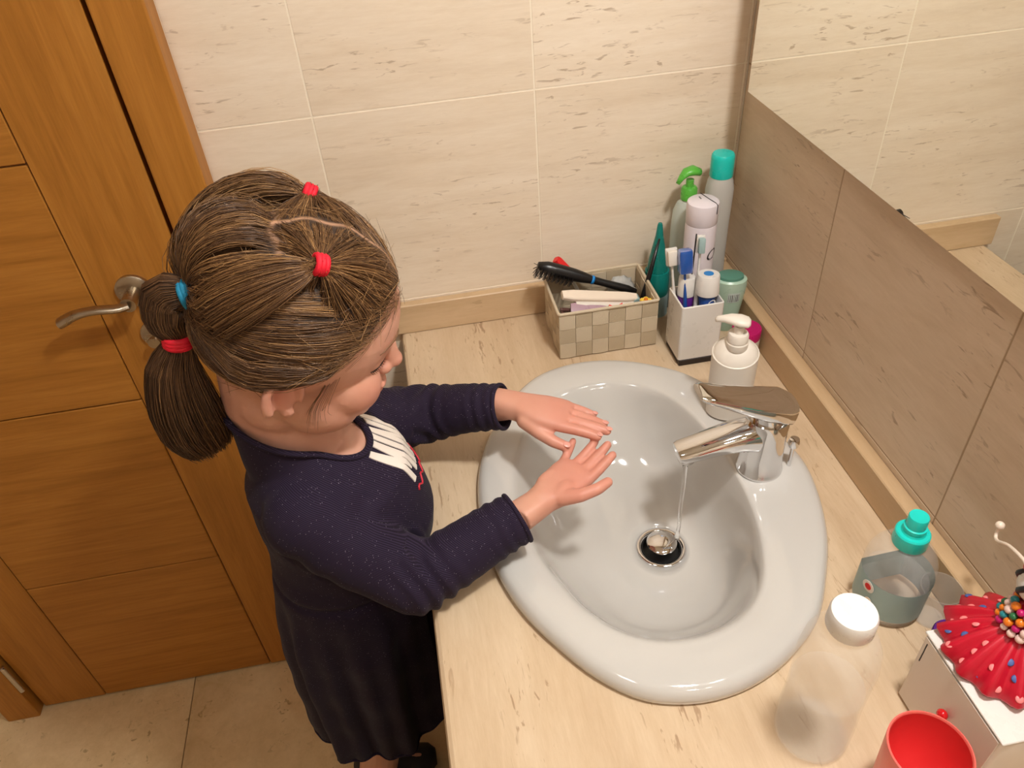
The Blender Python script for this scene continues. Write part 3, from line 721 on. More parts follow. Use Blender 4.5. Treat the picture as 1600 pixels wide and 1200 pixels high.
obj('pump_head', loft([sect(*s, 20, 2.2) for s in [((.013, 0, .152), .006, .003, (-1, .0, .1)), ((.010, 0, .1525), .0105, .005, (-1, 0, .1)), ((0, .001, .1535), .012, .006, (-1, .1, .1)), ((-.012, .003, .154), .009, .0055, (-1, .15, 0)), ((-.020, .004, .153), .0058, .0044, (-1, .15, -.1)), ((-.027, .005, .1510), .0045, .0038, (-1, .15, -.35)), ((-.030, .0055, .149), .0032, .0026, (-1, .15, -.4))]]), 'white_soft', sd, True)
# ------------------------------------------------------------------ things on the near side of the basin
sb = bottle('spray_bottle', (.446, .430, ZC + .0006), 'clear spray bottle with teal pump and grey label beside the upstand', 'bottle', [
    ('bottle_body', [(.0, 0), (.031, 0), (.0345, .003), (.0355, .008), (.0355, .066), (.0345, .076), (.0305, .087), (.0235, .0955), (.0155, .1), (.0145, .102), (0, .102)], 'clear_plastic', {}),
    ('pump_collar', [(0, .1022), (.0165, .1022), (.0172, .104), (.0168, .118), (.0155, .1195), (.012, .1195), (.0105, .123), (.0105, .1235), (0, .1235)], 'teal', {}),
    ('pump_button', [(0, .1237), (.0112, .1237), (.0112, .1275), (.0095, .128), (.0098, .1405), (.0092, .142), (.0045, .1412), (0, .1412)], 'teal', {})])
obj('liquid', lathe([(0, .0022), (.0325, .0022), (.0338, .008), (.0338, .046), (0, .046)], 36), 'clear_liquid', sb, 'auto')
lb = obj('label', loft([[(math.cos(a) * .0358, math.sin(a) * .0358, z) for a in [math.radians(-215 + 6.5 * k) for k in range(40)]] for z in (.011, .058)], cap=False), 'label_grey', sb, True)
for a, z, r, m in ((-168, .048, .0075, 'white_plastic'), (-168, .048, .004, 'red_knob'), (-160, .030, .004, 'cream_plastic')):
    an = math.radians(a); bm = lathe([(0, 0), (r, 0), (r, .0004), (0, .0004)], 18); bm.transform(Matrix.Translation((math.cos(an) * (.0359 + (.0004 if r == .004 else 0)), math.sin(an) * (.0359 + (.0004 if r == .004 else 0)), z)) @ Matrix.Rotation(an, 4, 'Z') @ Matrix.Rotation(math.pi / 2, 4, 'Y'))
    obj('label_mark', bm, m, lb)
cb = bottle('clear_bottle', (.300, .312, ZC + .0006), 'plain clear bottle with a white screw cap standing by the basin rim', 'bottle', [
    ('bottle_body', [(.0, 0), (.030, 0), (.0335, .003), (.0345, .010), (.0345, .04), (.033, .075), (.0335, .11), (.0340, .13), (.0315, .152), (.025, .168), (.0175, .1765), (.0165, .178), (0, .178)], 'clear_plastic', {}),
    ('cap', [(0, .1782), (.0188, .1782), (.0195, .18), (.0192, .1955), (.0178, .1985), (0, .1992)], 'white_plastic', {})])
obj('liquid', lathe([(0, .0025), (.0315, .0025), (.0328, .010), (.0328, .04), (.0314, .075), (.0318, .088), (0, .088)], 36), 'clear_liquid', cb, 'auto')
rc = thing('red_cup', (.350, .238, ZC), 'bright red plastic tumbler in front of the white box', 'cup')
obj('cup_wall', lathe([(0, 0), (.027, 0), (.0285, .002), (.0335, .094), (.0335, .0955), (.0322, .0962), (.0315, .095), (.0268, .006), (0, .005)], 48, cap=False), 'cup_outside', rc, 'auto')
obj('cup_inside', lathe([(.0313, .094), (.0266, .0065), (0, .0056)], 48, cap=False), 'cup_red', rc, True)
# white box with a red knob
bx = thing('drawer_box', (.452, .281, ZC), 'small white drawer box with a red knob under the doll stand', 'box')
obj('box_body', box(-.050, .048, -.055, .050, 0, .1045, .0045, 3), 'box_white', bx, 'auto')
obj('box_lid', box(-.051, .0485, -.056, .051, .105, .1075, .0008, 1), 'white_plastic', bx, 'auto')
dr = obj('drawer_front', box(-.0512, -.0502, -.0525, .0475, .004, .1035, .0003, 1), 'box_white', bx)
obj('drawer_knob', ball((-.0555, -.004, .060), (.0045, .0052, .0052)), 'red_knob', dr, True)
obj('hinge_slot', box(-.0516, -.0511, .0425, .0435, .070, .098), 'ink', bx)
# doll-shaped jewellery stand on the box
ds = thing('doll_stand', (.456, .297, ZC + .1077), 'jewellery stand shaped like a doll with a red dotted pleated skirt', 'jewellery stand')
rs = []; NP = 96
for u, r, z in ((0, .054, .002), (.05, .0545, .0045), (.25, .046, .015), (.5, .035, .027), (.75, .024, .036), (1, .013, .043)):
    rs.append([((r * (1 + .07 * math.cos(15 * t)) + .0008) * math.cos(t), (r * (1 + .07 * math.cos(15 * t))) * math.sin(t), z + .0025 * (1 - u) * math.cos(15 * t) + .002) for t in [2 * math.pi * k / NP for k in range(NP)]])
sk = obj('skirt', loft(rs), 'crimson', ds, True)
k = 0
for ri, (r, z) in enumerate(((.0495, .0155), (.041, .0285), (.033, .041))):
    for q in range((20, 15, 10)[ri]):
        t = 2 * math.pi * (q + .5 * (ri % 2)) / (20, 15, 10)[ri] + .1; k += 1
        nrm = Vector((math.cos(t) * .55, math.sin(t) * .55, .83)); ta = Vector((-math.sin(t), math.cos(t), 0)); tb_ = nrm.cross(ta)
        zz_ = float(np.interp(r, [.013, .024, .035, .046, .0545], [.045, .038, .029, .017, .0045])); rr_ = r * (1 + .07 * math.cos(15 * t)); zz_ += .0025 * (1 - np.interp(r, [.013, .06], [1, 0])) * math.cos(15 * t)
        obj('skirt_dot', ball((rr_ * math.cos(t), rr_ * math.sin(t), zz_), (.0034, .0034, .0009), M=Matrix((ta, tb_, nrm)).transposed(), seg=12, rings=6), 'dot_pink' if k % 3 else 'dot_blue', sk, True)
obj('torso', lathe([(0, .041), (.013, .041), (.011, .048), (.013, .060), (.009, .068), (.006, .072), (.006, .078), (0, .078)], 24), 'crimson', ds, True)
hdm = ball((.0, .006, .091), (.0165, .0165, .0185), seg=24, rings=16); hdo = obj('head', hdm, 'white_plastic', ds, True)
for q in range(6):
    a = q * 1.05; obj('stripe', tube([(.0167 * math.cos(a + .25 * math.sin(3 * s)) * math.cos(s), .006 + .0167 * math.sin(a + .25 * math.sin(3 * s)) * math.cos(s), .091 + .0187 * math.sin(s)) for s in [-.7 + .25 * k for k in range(8)]], [.0006, .0018, .0026, .0028, .0026, .002, .0016, .0006], 8), 'ink', hdo, True)
for s in (-1, 1): obj('ear', ball((s * .0115, .010, .108), (.0055, .003, .0065)), 'white_plastic', hdo, True)
obj('bow', ball((-.012, .012, .110), (.005, .005, .004)), 'crimson', hdo, True)
obj('arm', tube([tuple(p) for p in spline([(.008, .006, .064), (.020, .035, .070), (.030, .066, .058), (.038, .086, .040), (.0425, .094, .038), (.044, .096, .048)], 20)], .0017, 10), 'cream_plastic', ds, True)
obj('arm_ball', ball((.044, .096, .0495), .0042), 'cream_plastic', ds, True)
obj('arm', tube([(.006, -.006, .064), (.012, -.020, .060), (.018, -.030, .062), (.020, -.036, .072)], .0017, 10), 'cream_plastic', ds, True)
bead_m = ['orange_bead', 'green_bead', 'pearl_bead', 'teal_bead', 'pearl_bead', 'magenta', 'orange_bead', 'pearl_bead']
nk = thing('bead_necklace', (.456, .297, ZC + .1077 + .047), 'necklace of mixed coloured beads hung round the doll stand', 'necklace')
q = 0
for row, (r, z, cnt) in enumerate(((.0205, .001, 18), (.0195, .008, 17), (.0175, .015, 16), (.0150, .022, 14))):
    for k in range(cnt):
        t = 2 * math.pi * k / cnt + row * .2; q += 1; s = .0031 + .0009 * ((q * 7) % 5) / 4
        obj('bead', ball((r * math.cos(t), r * math.sin(t), z), s, seg=10, rings=7), bead_m[(q * 5 + row) % 8], nk, True)
pc = thing('plastic_cup', (.480, .402, ZC + .0006), 'small transparent plastic cup between the upstand and the doll stand', 'cup')
obj('cup_wall', lathe([(0, 0), (.015, 0), (.0205, .052), (.0198, .052), (.0145, .0012), (0, .0012)], 32, cap=False), 'clear_plastic', pc, 'auto')
pd = thing('purple_tin', (.446, .366, ZC), 'round purple tin behind the white drawer box', 'tin')
pd.location = (.472, .362, ZC)
obj('tin_body', lathe([(0, 0), (.0165, 0), (.0172, .002), (.0172, .02), (0, .02)], 30), 'purple', pd, 'auto')
obj('tin_lid', lathe([(0, .0202), (.0177, .0202), (.0182, .022), (.0182, .03), (.0172, .0318), (0, .032)], 30), 'purple', pd, 'auto')
#@@PERSON
# ------------------------------------------------------------------ the girl
g = N('skin'); v = g.coord((1, 1, 1))
n1 = g.noise(v, 14, 3, .5); at_ = g.n('ShaderNodeAttribute', attribute_name='blush')
c = g.ramp(n1, [(.35, srgb(202, 147, 125)), (.65, srgb(210, 159, 137))])
c = g.mix(at_.outputs['Fac'], c, srgb(196, 108, 96))
g.p(Base_Color=c, Roughness=.45, Subsurface_Weight=.12, Subsurface_Radius=(.01, .004, .002)); g.b.inputs['Specular IOR Level'].default_value = .35
g.b.inputs['Subsurface Scale'].default_value = .6
g.bump(g.noise(v, 700, 2, .5), .05, .0004)
g = N('dress_cloth'); v = g.coord((1, 1, 1))
wv = g.n('ShaderNodeTexWave', i_Scale=215.0, i_Distortion=.2); g.t.links.new(g.coord((1, .6, 1.2)), wv.inputs['Vector']); wv.bands_direction = 'DIAGONAL'
vo = g.n('ShaderNodeTexVoronoi', i_Scale=560.0); g.t.links.new(v, vo.inputs['Vector'])
spk = g.ramp(vo.outputs['Distance'], [(.10, BW(1)), (.16, BW(0))])
vo2 = g.n('ShaderNodeTexVoronoi', i_Scale=560.0); g.t.links.new(v, vo2.inputs['Vector'])
rnd = g.n('ShaderNodeSeparateColor'); g.t.links.new(vo2.outputs['Color'], rnd.inputs[0])
gate = g.ramp(rnd.outputs[0], [(.80, BW(0)), (.84, BW(1))])
f_ = g.mix(1.0, spk, gate, 'MULTIPLY'); fb = g.n('ShaderNodeRGBToBW'); g.t.links.new(f_, fb.inputs[0])
base = g.mix(.5, srgb(28, 19, 36), g.ramp(wv.outputs[0], [(.35, srgb(20, 12, 27)), (.8, srgb(58, 46, 70))]))
g.p(Base_Color=g.mix(fb.outputs[0], base, srgb(190, 180, 196)), Roughness=.85, Sheen_Weight=.04, Sheen_Roughness=.4); g.b.inputs['Specular IOR Level'].default_value = .2
g.bump(wv.outputs[0], .15, .0005)
g = N('hair_strand'); at_ = g.n('ShaderNodeAttribute', attribute_name='tone')
c = g.ramp(at_.outputs['Fac'], [(.0, srgb(46, 30, 20)), (.4, srgb(88, 60, 38)), (.75, srgb(132, 96, 60)), (1., srgb(178, 136, 88))])
g.p(Base_Color=c, Roughness=.38); g.b.inputs['Specular IOR Level'].default_value = .45
g = N('scalp'); at_ = g.n('ShaderNodeAttribute', attribute_name='part')
g.p(Base_Color=g.mix(at_.outputs['Fac'], srgb(50, 34, 24), srgb(186, 142, 112)), Roughness=.6)
plain('lash', srgb(30, 18, 14), .5); plain('nail', srgb(214, 150, 136), .25); plain('brow', srgb(120, 84, 58), .6)
plain('print_white', srgb(232, 222, 212), .5); plain('print_red', srgb(190, 30, 50), .5)

HS = 1.12; HP = Vector((-.135, .654, 1.177))
hF = Vector((.94, .08, -.332)).normalized(); hU0 = Vector((.336, -.044, .94)); hR = hF.cross(hU0).normalized(); hU = hR.cross(hF).normalized()
HM = Matrix((hF, hR, hU)).transposed()
HMn = np.array(HM); HPn = np.array(HP)
def hl(x, y, z): return HP + HS * (HM @ Vector((x, y, z)))
def cone(bm, p0, r0, p1, r1, n=20):
    p0, p1 = Vector(p0), Vector(p1); d = (p1 - p0); L = d.length; d.normalize()
    pts, rad = [], []
    for k in range(1, 6): a = math.pi / 2 * k / 5; pts.append(p0 - d * r0 * math.cos(a)); rad.append(r0 * math.sin(a))
    for k in range(0, 6): a = math.pi / 2 * k / 6; pts.append(p1 + d * r1 * math.sin(a)); rad.append(r1 * math.cos(a))
    tube(pts, rad, n, bm=bm)
def chain(bm, pts):
    for (p0, r0), (p1, r1) in zip(pts, pts[1:]): cone(bm, p0, r0, p1, r1)
def eloft(bm, secs, n=40):
    loft([[(cx + rx * math.cos(t), cy + ry * math.sin(t), z) for t in [2 * math.pi * k / n for k in range(n)]] for z, cx, cy, rx, ry in secs], bm)
NAILS = []
def hand(bm, wrist, d, n, side, curl, spread, thumb, sc=1.0, thumb_len=1.0, nails=True):
    """d: finger direction, n: palm-facing normal, side: towards the thumb"""
    wrist = Vector(wrist); d = Vector(d).normalized(); side = Vector(side); side = (side - d * side.dot(d)).normalized(); n = Vector(n); n = (n - d * n.dot(d) - side * n.dot(side)).normalized()
    def sec(u, w_, h_, off=0.0, nn=0.0):
        out = []
        for k in range(24):
            t = 2 * math.pi * k / 24; c, s = math.cos(t), math.sin(t); e = 2 / 2.5
            out.append(tuple(wrist + d * u * sc + side * (off * sc + w_ * sc * abs(c) ** e * (1 if c >= 0 else -1)) + n * (nn * sc + h_ * sc * abs(s) ** e * (1 if s >= 0 else -1))))
        return out
    loft([sec(-.034, .0160, .0160), sec(-.015, .0172, .0158), sec(.004, .0186, .0150), sec(.018, .0232, .0138, .001), sec(.034, .0268, .0128, .001), sec(.050, .0272, .0108), sec(.060, .0262, .0095), sec(.066, .0235, .0075)], bm)
    # pads of the palm
    ball(wrist + d * .024 * sc + side * .013 * sc + n * .007 * sc, (.019 * sc, .012 * sc, .0085 * sc), bm, Matrix((d, side, n)).transposed())
    ball(wrist + d * .026 * sc - side * .014 * sc + n * .006 * sc, (.019 * sc, .009 * sc, .0075 * sc), bm, Matrix((d, side, n)).transposed())
    for i, (off, L, r, k0) in enumerate(((.0205, .046, .0067, .058), (.0068, .051, .0069, .061), (-.0068, .047, .0066, .059), (-.0195, .037, .0058, .054))):
        p = wrist + d * k0 * sc + side * off * sc; ang = spread[i]; dd = (d * math.cos(ang) + side * math.sin(ang)).normalized()
        bend = 0; prev_r = r * sc * 1.03
        for seg, cr in zip((.44, .31, .25), (curl[i] * .6, curl[i] * .8, curl[i] * .6)):
            bend += cr; dv = (dd * math.cos(bend) + n * math.sin(bend)).normalized(); q = p + dv * L * seg * sc; r1 = prev_r * (.93 if seg > .3 else .86)
            cone(bm, p, prev_r, q, r1, 16); p, prev_r = q, r1
        if nails: NAILS.append((p + dv * prev_r * .25 - (n * math.cos(bend) - dd * math.sin(bend)).normalized() * prev_r * .88, dv, -(n * math.cos(bend) - dd * math.sin(bend)).normalized(), prev_r))
    b0 = wrist + d * .018 * sc + side * .018 * sc + n * .004 * sc
    p, r = b0, .0105 * sc
    for (du, ds, dn), L, r1 in thumb:
        q = p + (d * du + side * ds + n * dn).normalized() * L * sc * thumb_len; cone(bm, p, r, q, r1 * sc, 16); dv = (q - p).normalized(); p, r = q, r1 * sc
    if nails:
        nn = (d * .2 - n * .9 + side * .3); nn = (nn - dv * nn.dot(dv)).normalized(); NAILS.append((p + dv * r * .25 + nn * r * .88, dv, nn, r))

SHR, ELR, WRR = (-.165, .588, .975), (-.058, .540, .892), (.095, .594, .926)
SHL, ELL, WRL = (-.132, .728, .970), (-.028, .782, .925), (.090, .727, .961)
def body():
    bm = bmesh.new()
    E3 = lambda c, r: ball(hl(*c), tuple(HS * k for k in r), bm, HM, 28, 18)
    E3((.010, 0, .020), (.083, .074, .084))            # cranium
    E3((.024, 0, -.026), (.058, .058, .062))            # face block
    E3((.046, 0, .020), (.047, .056, .044))             # forehead
    for s in (-1, 1):
        E3((.050, s * .030, -.038), (.034, .029, .031))   # cheeks
        E3((.030, s * .040, -.058), (.036, .020, .030))   # jaw
        E3((.0665, s * .030, -.004), (.0125, .0165, .0105))  # eyelids
        E3((.087, s * .0085, -.034), (.0085, .0068, .0065))  # nostrils
        # ear
        E3((-.006, s * .071, -.021), (.011, .0055, .017))
        rim = [hl(-.006 + .0140 * math.cos(a), s * (.0755 - .004 * math.cos(a)), -.018 + .0205 * math.sin(a) - (.004 if math.sin(a) < -.5 else 0)) for a in [math.radians(-20 + 27 * k) for k in range(10)]]
        tube([Vector(p) for p in rim], [.0038, .0042, .0044, .0046, .0046, .0046, .0046, .0048, .0056, .0062], 10, bm=bm)
        E3((-.001, s * .071, -.037), (.007, .005, .007))
    cone(bm, hl(.080, 0, .004), .0085 * HS, hl(.0945, 0, -.027), .0092 * HS)   # nose
    E3((.0965, 0, -.028), (.0095, .0095, .0088))
    E3((.079, 0, -.055), (.012, .020, .016))             # muzzle
    E3((.0895, 0, -.0535), (.0055, .0145, .0045)); E3((.0875, 0, -.0615), (.006, .0125, .005))   # lips
    E3((.066, 0, -.082), (.020, .020, .017))             # chin
    E3((.040, 0, -.078), (.038, .032, .020)); E3((.010, 0, -.060), (.050, .050, .040)); E3((-.005, 0, -.075), (.045, .044, .040))
    chain(bm, [(hl(-.022, 0, -.045), .044), (hl(-.020, 0, -.085), .038), ((-.160, .656, 1.01), .046)])
    eloft(bm, [(1.022, -.150, .656, .040, .055), (1.004, -.146, .656, .058, .085), (.975, -.146, .656, .074, .098), (.94, -.142, .655, .078, .095), (.88, -.145, .655, .078, .088), (.80, -.152, .655, .074, .082), (.70, -.160, .668, .076, .082), (.66, -.162, .672, .066, .074)])
    chain(bm, [(SHR, .034), ((-.110, .563, .931), .031), (ELR, .025), ((.03, .568, .911), .0215), (WRR, .0170)])
    chain(bm, [(SHL, .034), ((-.078, .758, .945), .031), (ELL, .025), ((.045, .751, .947), .0215), (WRL, .0170)])
    # right hand palm up, left hand palm down above it
    hand(bm, WRR, (.83, .55, .07), (-.10, -.22, .97), (.53, -.84, 0), (.12, .13, .15, .20), (.0, -.02, -.05, -.30),
         (((.55, .75, .25), .022, .0082), ((.85, .45, .10), .021, .0072), ((1.0, .10, -.05), .016, .0062)), 1.0, nails=False)
    hand(bm, WRL, (.885, -.455, -.06), (.05, -.28, -.96), (-.455, -.885, .10), (.10, .08, .08, .10), (-.05, -.02, .05, .02),
         (((.88, .45, .22), .022, .0082), ((.95, .25, .25), .020, .0072), ((1.0, .0, .25), .014, .0062)), 1.08)
    for y, yk, ya in ((.640, .660, .662), (.705, .740, .762)):
        chain(bm, [((-.165, y, .68), .044), ((-.178, yk, .38), .034), ((-.220, ya, .20), .033), ((-.250, ya, .07), .024)])
        chain(bm, [((-.255, ya, .05), .022), ((-.16, ya - .003, .034), .017)])
    return voxel(bm, .0019, 5, .5)
me = body(); me.name = 'person'; me.shade_smooth()
co = np.empty(len(me.vertices) * 3); me.vertices.foreach_get('co', co); co = co.reshape(-1, 3)
L3 = (co - HPn) @ HMn / HS
ed = np.empty(len(me.edges) * 2, dtype=np.int32); me.edges.foreach_get('vertices', ed); ed = ed.reshape(-1, 2)
wj = np.zeros(len(co))
for c_, r_ in (((.010, .050, -.060), .030), ((.010, -.050, -.060), .030), ((.035, 0, -.095), .035), ((.045, .045, -.060), .018), ((.045, -.045, -.060), .018), ((.060, .045, .005), .016), ((.060, -.045, .005), .016)): wj += 1.3 * np.exp(-((L3 - np.array(c_)) ** 2).sum(1) / r_ ** 2)
sel = np.where(wj > .05)[0]; mp_ = np.full(len(co), -1); mp_[sel] = np.arange(len(sel)); es_ = ed[(mp_[ed[:, 0]] >= 0) & (mp_[ed[:, 1]] >= 0)]; es_ = mp_[es_]
X = co[sel]; wv_ = np.clip(wj[sel], 0, 1)[:, None] * .6; deg = np.bincount(es_.ravel(), minlength=len(sel))[:, None] + 1e-9
inner = (deg[:, 0] > 3.5)[:, None]
for _ in range(40):
    sm = np.stack([np.bincount(es_[:, 0], X[es_[:, 1], k], len(sel)) + np.bincount(es_[:, 1], X[es_[:, 0], k], len(sel)) for k in range(3)], 1) / deg
    X = np.where(inner, X + wv_ * (sm - X), X)
co[sel] = X; me.vertices.foreach_set('co', co.ravel()); me.update(); L3 = (co - HPn) @ HMn / HS
def gs(c, r): return np.exp(-(((L3 - np.array(c)) / np.array(r)) ** 2).sum(1))
bl = .45 * gs((.07, .036, -.04), (.022, .022, .018)) + .45 * gs((.07, -.036, -.04), (.022, .022, .018)) + .9 * gs((.091, 0, -.058), (.008, .013, .0065)) + .35 * gs((.103, 0, -.03), (.01, .01, .008)) + .4 * gs((-.01, .075, -.015), (.02, .01, .025))
hand_m = np.clip((co[:, 0] - .085) / .05, 0, 1) * (co[:, 2] > .85)
bl = np.clip(bl + .38 * hand_m, 0, 1)
a = me.attributes.new('blush', 'FLOAT', 'POINT'); a.data.foreach_set('value', bl.astype(np.float32))
girl = bpy.data.objects.new('person', me); link(girl, None, 'skin')
tag(girl, 'child in a navy dress washing hands at the basin', 'person')
for p, dv, nn, r in NAILS:
    sd_ = dv.cross(nn).normalized(); obj('fingernail', ball(p, (r * .80, r * .66, r * .16), M=Matrix((dv, sd_, nn)).transposed(), seg=12, rings=8), 'nail', girl, True)
# lashes and brows, laid on the skin
from mathutils.bvhtree import BVHTree
bb = bmesh.new(); bb.from_mesh(me); ftree = BVHTree.FromBMesh(bb); bb.free()
def on_face(y, z, off):
    h = ftree.ray_cast(hl(.16, y, z), -hF); return h[0] + h[1] * off
for s in (1, -1):
    pts = [on_face(s * (.0150 + .0310 * u), -.0075 - .0042 * math.sin(math.pi * u) ** .8 - .002 * u, .0003) for u in [k / 12 for k in range(13)]]
    lsh = obj('eyelashes', tube(pts, [.0003, .0007, .0010, .0012, .0013, .0014, .0014, .0014, .0014, .0013, .0011, .0008, .0003], 8), 'lash', girl, True)
    for k in range(3, 13): obj('lash_hair', tube([pts[k], pts[k] + HM @ Vector((.0035, s * .0008 * (k - 5) * .3, -.0022))], [.0004, .0001], 5), 'lash', lsh)
    pts = [on_face(s * (.012 + .036 * u), .0145 + .0040 * math.sin(math.pi * (u * .8 + .1)) - .004 * u, .0002) for u in [k / 9 for k in range(10)]]
    obj('eyebrow', tube(pts, [.0006, .0013, .0017, .0018, .0018, .0016, .0014, .0011, .0008, .0003], 8, flat=1.0), 'brow', girl, True)
# ---- hair
RAD = np.array((.083, .074, .084)) + .0015; CC = np.array((.010, 0, .020))
def surf(q, off): return CC + q * (RAD + np.asarray(off)[..., None])
def toW(p): return HPn + HS * (p @ HMn.T)
def hairline(az): return np.interp(az, [0, 25, 40, 52, 65, 78, 90, 102, 115, 140, 180], [30, 30, 25, 16, 6, -5, -9, -24, -40, -49, -50])
def angles(q):
    d = q * RAD; az = np.degrees(np.abs(np.arctan2(d[..., 1], d[..., 0]))); el = np.degrees(np.arcsin(d[..., 2] / np.linalg.norm(d, axis=-1))); return az, el
def unit(a): return a / np.linalg.norm(a, axis=-1, keepdims=True)
def to_q(l): return unit((np.array(l, float) - CC) / RAD)
def slerp(a, b, t):
    """a,b (n,3), t (k,) -> (n,k,3)"""
    dt = np.clip((a * b).sum(-1), -.999, .999); th = np.arccos(dt)[:, None, None]; t = t[None, :, None]
    return (np.sin((1 - t) * th) * a[:, None] + np.sin(t * th) * b[:, None]) / np.sin(th)
EN, EF, BK = np.array((.010, .054, .100)), np.array((.006, -.047, .105)), np.array((-.080, .006, .030))
# scalp cap under the strands
vs_, fs_ = [], []; nu, nv = 240, 160
for j in range(nv + 1):
    for i in range(nu):
        th = math.pi * j / nv; ph = 2 * math.pi * i / nu; vs_.append((math.sin(th) * math.cos(ph), math.sin(th) * math.sin(ph), math.cos(th)))
Q = np.array(vs_); az, el = angles(Q); inside = el > hairline(az) + 1.0
for j in range(nv):
    for i in range(nu):
        f = (j * nu + i, j * nu + (i + 1) % nu, (j + 1) * nu + (i + 1) % nu, (j + 1) * nu + i)
        if all(inside[k] for k in f): fs_.append(f[::-1])
P = surf(Q, np.full(len(Q), .0018)); W = toW(P)
hair = thing('hair', (0, 0, 0), None, None); del_ = [hair.pop(k) for k in list(hair.keys())]
hair.parent = girl
cap = raw('scalp', [tuple(p) for p in W], fs_, 'scalp', hair, True)
d_ = Q * RAD
front_top = (d_[:, 0] > -.036) & (el > 25)
part = .8 * np.exp(-((d_[:, 1] - .0022 * np.sin(d_[:, 0] * 190)) / .0022) ** 2) * front_top
trans = .55 * np.exp(-((d_[:, 0] + .032 + .004 * np.sin(d_[:, 1] * 160)) / .0028) ** 2) * (np.abs(d_[:, 1]) < .05) * (el > 35)
a = cap.data.attributes.new('part', 'FLOAT', 'POINT'); a.data.foreach_set('value', np.clip(part + trans, 0, 1).astype(np.float32))
b = bmesh.new(); b.from_mesh(cap.data); bmesh.ops.delete(b, geom=[v for v in b.verts if not v.link_faces], context='VERTS'); b.to_mesh(cap.data); b.free()

def strands_mesh(name, paths, rad, tone, parent):
    """paths list of (n,k,3) world arrays with radius arrays (k,) ; 3-sided tubes in one mesh"""
    V, F, T = [], [], []; base = 0
    for Pw, rr, tn in zip(paths, rad, tone):
        n, k, _ = Pw.shape
        d = np.empty_like(Pw); d[:, 1:-1] = Pw[:, 2:] - Pw[:, :-2]; d[:, 0] = Pw[:, 1] - Pw[:, 0]; d[:, -1] = Pw[:, -1] - Pw[:, -2]; d = d / (np.linalg.norm(d, axis=-1, keepdims=True) + 1e-9)
        up = np.array((.3, .5, .8)); a = np.cross(d, up); a /= np.linalg.norm(a, axis=-1, keepdims=True) + 1e-9; b_ = np.cross(a, d)
        v = np.stack([Pw + rr[None, :, None] * (a * math.cos(t) + b_ * math.sin(t)) for t in (0, 2.094, 4.189)], 2)   # n,k,3,3
        V.append(v.reshape(-1, 3)); T.append(np.repeat(tn, k * 3))
        idx = (base + np.arange(n * k * 3)).reshape(n, k, 3)
        for s in range(3):
            s2 = (s + 1) % 3; F.append(np.stack([idx[:, :-1, s], idx[:, :-1, s2], idx[:, 1:, s2], idx[:, 1:, s]], -1).reshape(-1, 4))
        base += n * k * 3
    V = np.concatenate(V); F = np.concatenate(F); T = np.concatenate(T)
    me = bpy.data.meshes.new(name); me.vertices.add(len(V)); me.vertices.foreach_set('co', V.astype(np.float32).ravel())
    me.loops.add(F.size); me.loops.foreach_set('vertex_index', F.astype(np.int32).ravel()); me.polygons.add(len(F)); me.polygons.foreach_set('loop_start', (np.arange(len(F)) * 4).astype(np.int32))
    me.update(calc_edges=True); a = me.attributes.new('tone', 'FLOAT', 'POINT'); a.data.foreach_set('value', T.astype(np.float32)); me.shade_smooth()
    o = link(bpy.data.objects.new(name, me), parent, 'hair_strand'); tag(o, kind='stuff'); return o
NR = 40000
q = unit(rng.normal(size=(NR, 3))); az, el = angles(q); jit = rng.normal(size=NR) * 2.0
q = q[el > hairline(az) + 1.5 + np.abs(jit) * 1.6 - 2.0]; az, el = angles(q); d_ = q * RAD
esec = np.interp(az, [0, 40, 60, 95, 120], [0, 12, 26, 42, 50]) + rng.normal(size=len(az)) * 5
secA = (d_[:, 0] > -.032 + rng.normal(size=len(az)) * .003) & (el > esec) & (np.abs(d_[:, 1] - .0022 * np.sin(d_[:, 0] * 190)) > .0013)
secS = ~((d_[:, 0] > -.032) & (el > esec)) & ~secA
tone_of = lambda n, lo=.2, hi=.75: np.clip(rng.uniform(lo, hi, n) + (rng.random(n) > .93) * .3, 0, 1)
# ponytail centre line (world)
PC = np.array([toW(BK[None])[0], (-.232, .644, 1.235), (-.240, .640, 1.212), (-.2365, .638, 1.190), (-.250, .636, 1.160), (-.256, .636, 1.120), (-.256, .640, 1.080), (-.250, .642, 1.052)])
PR = np.array([.011, .023, .020, .0105, .025, .034, .036, .027])
def pony(n, kk=20):
    C = spline(PC, kk); Rr = np.interp(np.linspace(0, 7, kk), np.arange(8), PR)
    dirs = np.gradient(C, axis=0); dirs /= np.linalg.norm(dirs, axis=1, keepdims=True)
    a = np.cross(dirs, (0, 1, 0)); a /= np.linalg.norm(a, axis=1, keepdims=True); b_ = np.cross(dirs, a)
    th = rng.uniform(0, 2 * math.pi, n); rr = np.sqrt(rng.random(n)); wob = np.sin(np.linspace(0, 1, kk)[None, :, None] * rng.uniform(4, 12, (n, 1, 2)) + rng.uniform(0, 6.28, (n, 1, 2))) * rng.uniform(.0003, .0016, (n, 1, 1))
    u = rr[:, None] * np.cos(th)[:, None] * Rr + wob[..., 0]; v = rr[:, None] * np.sin(th)[:, None] * Rr * .8 + wob[..., 1]
    Pw = C[None] + u[..., None] * a[None] + v[..., None] * b_[None]
    ln = np.clip(rng.normal(.97, .06, n), .75, 1.1)        # uneven ends
    Pw[:, -4:] = Pw[:, -5:-4] + (Pw[:, -4:] - Pw[:, -5:-4]) * ln[:, None, None]
    return Pw
def rad_prof(k, r=.00042, tip=.4): return np.r_[r * .45, np.full(k - 3, r), r * .85, r * tip]
paths, rads, tones = [], [], []
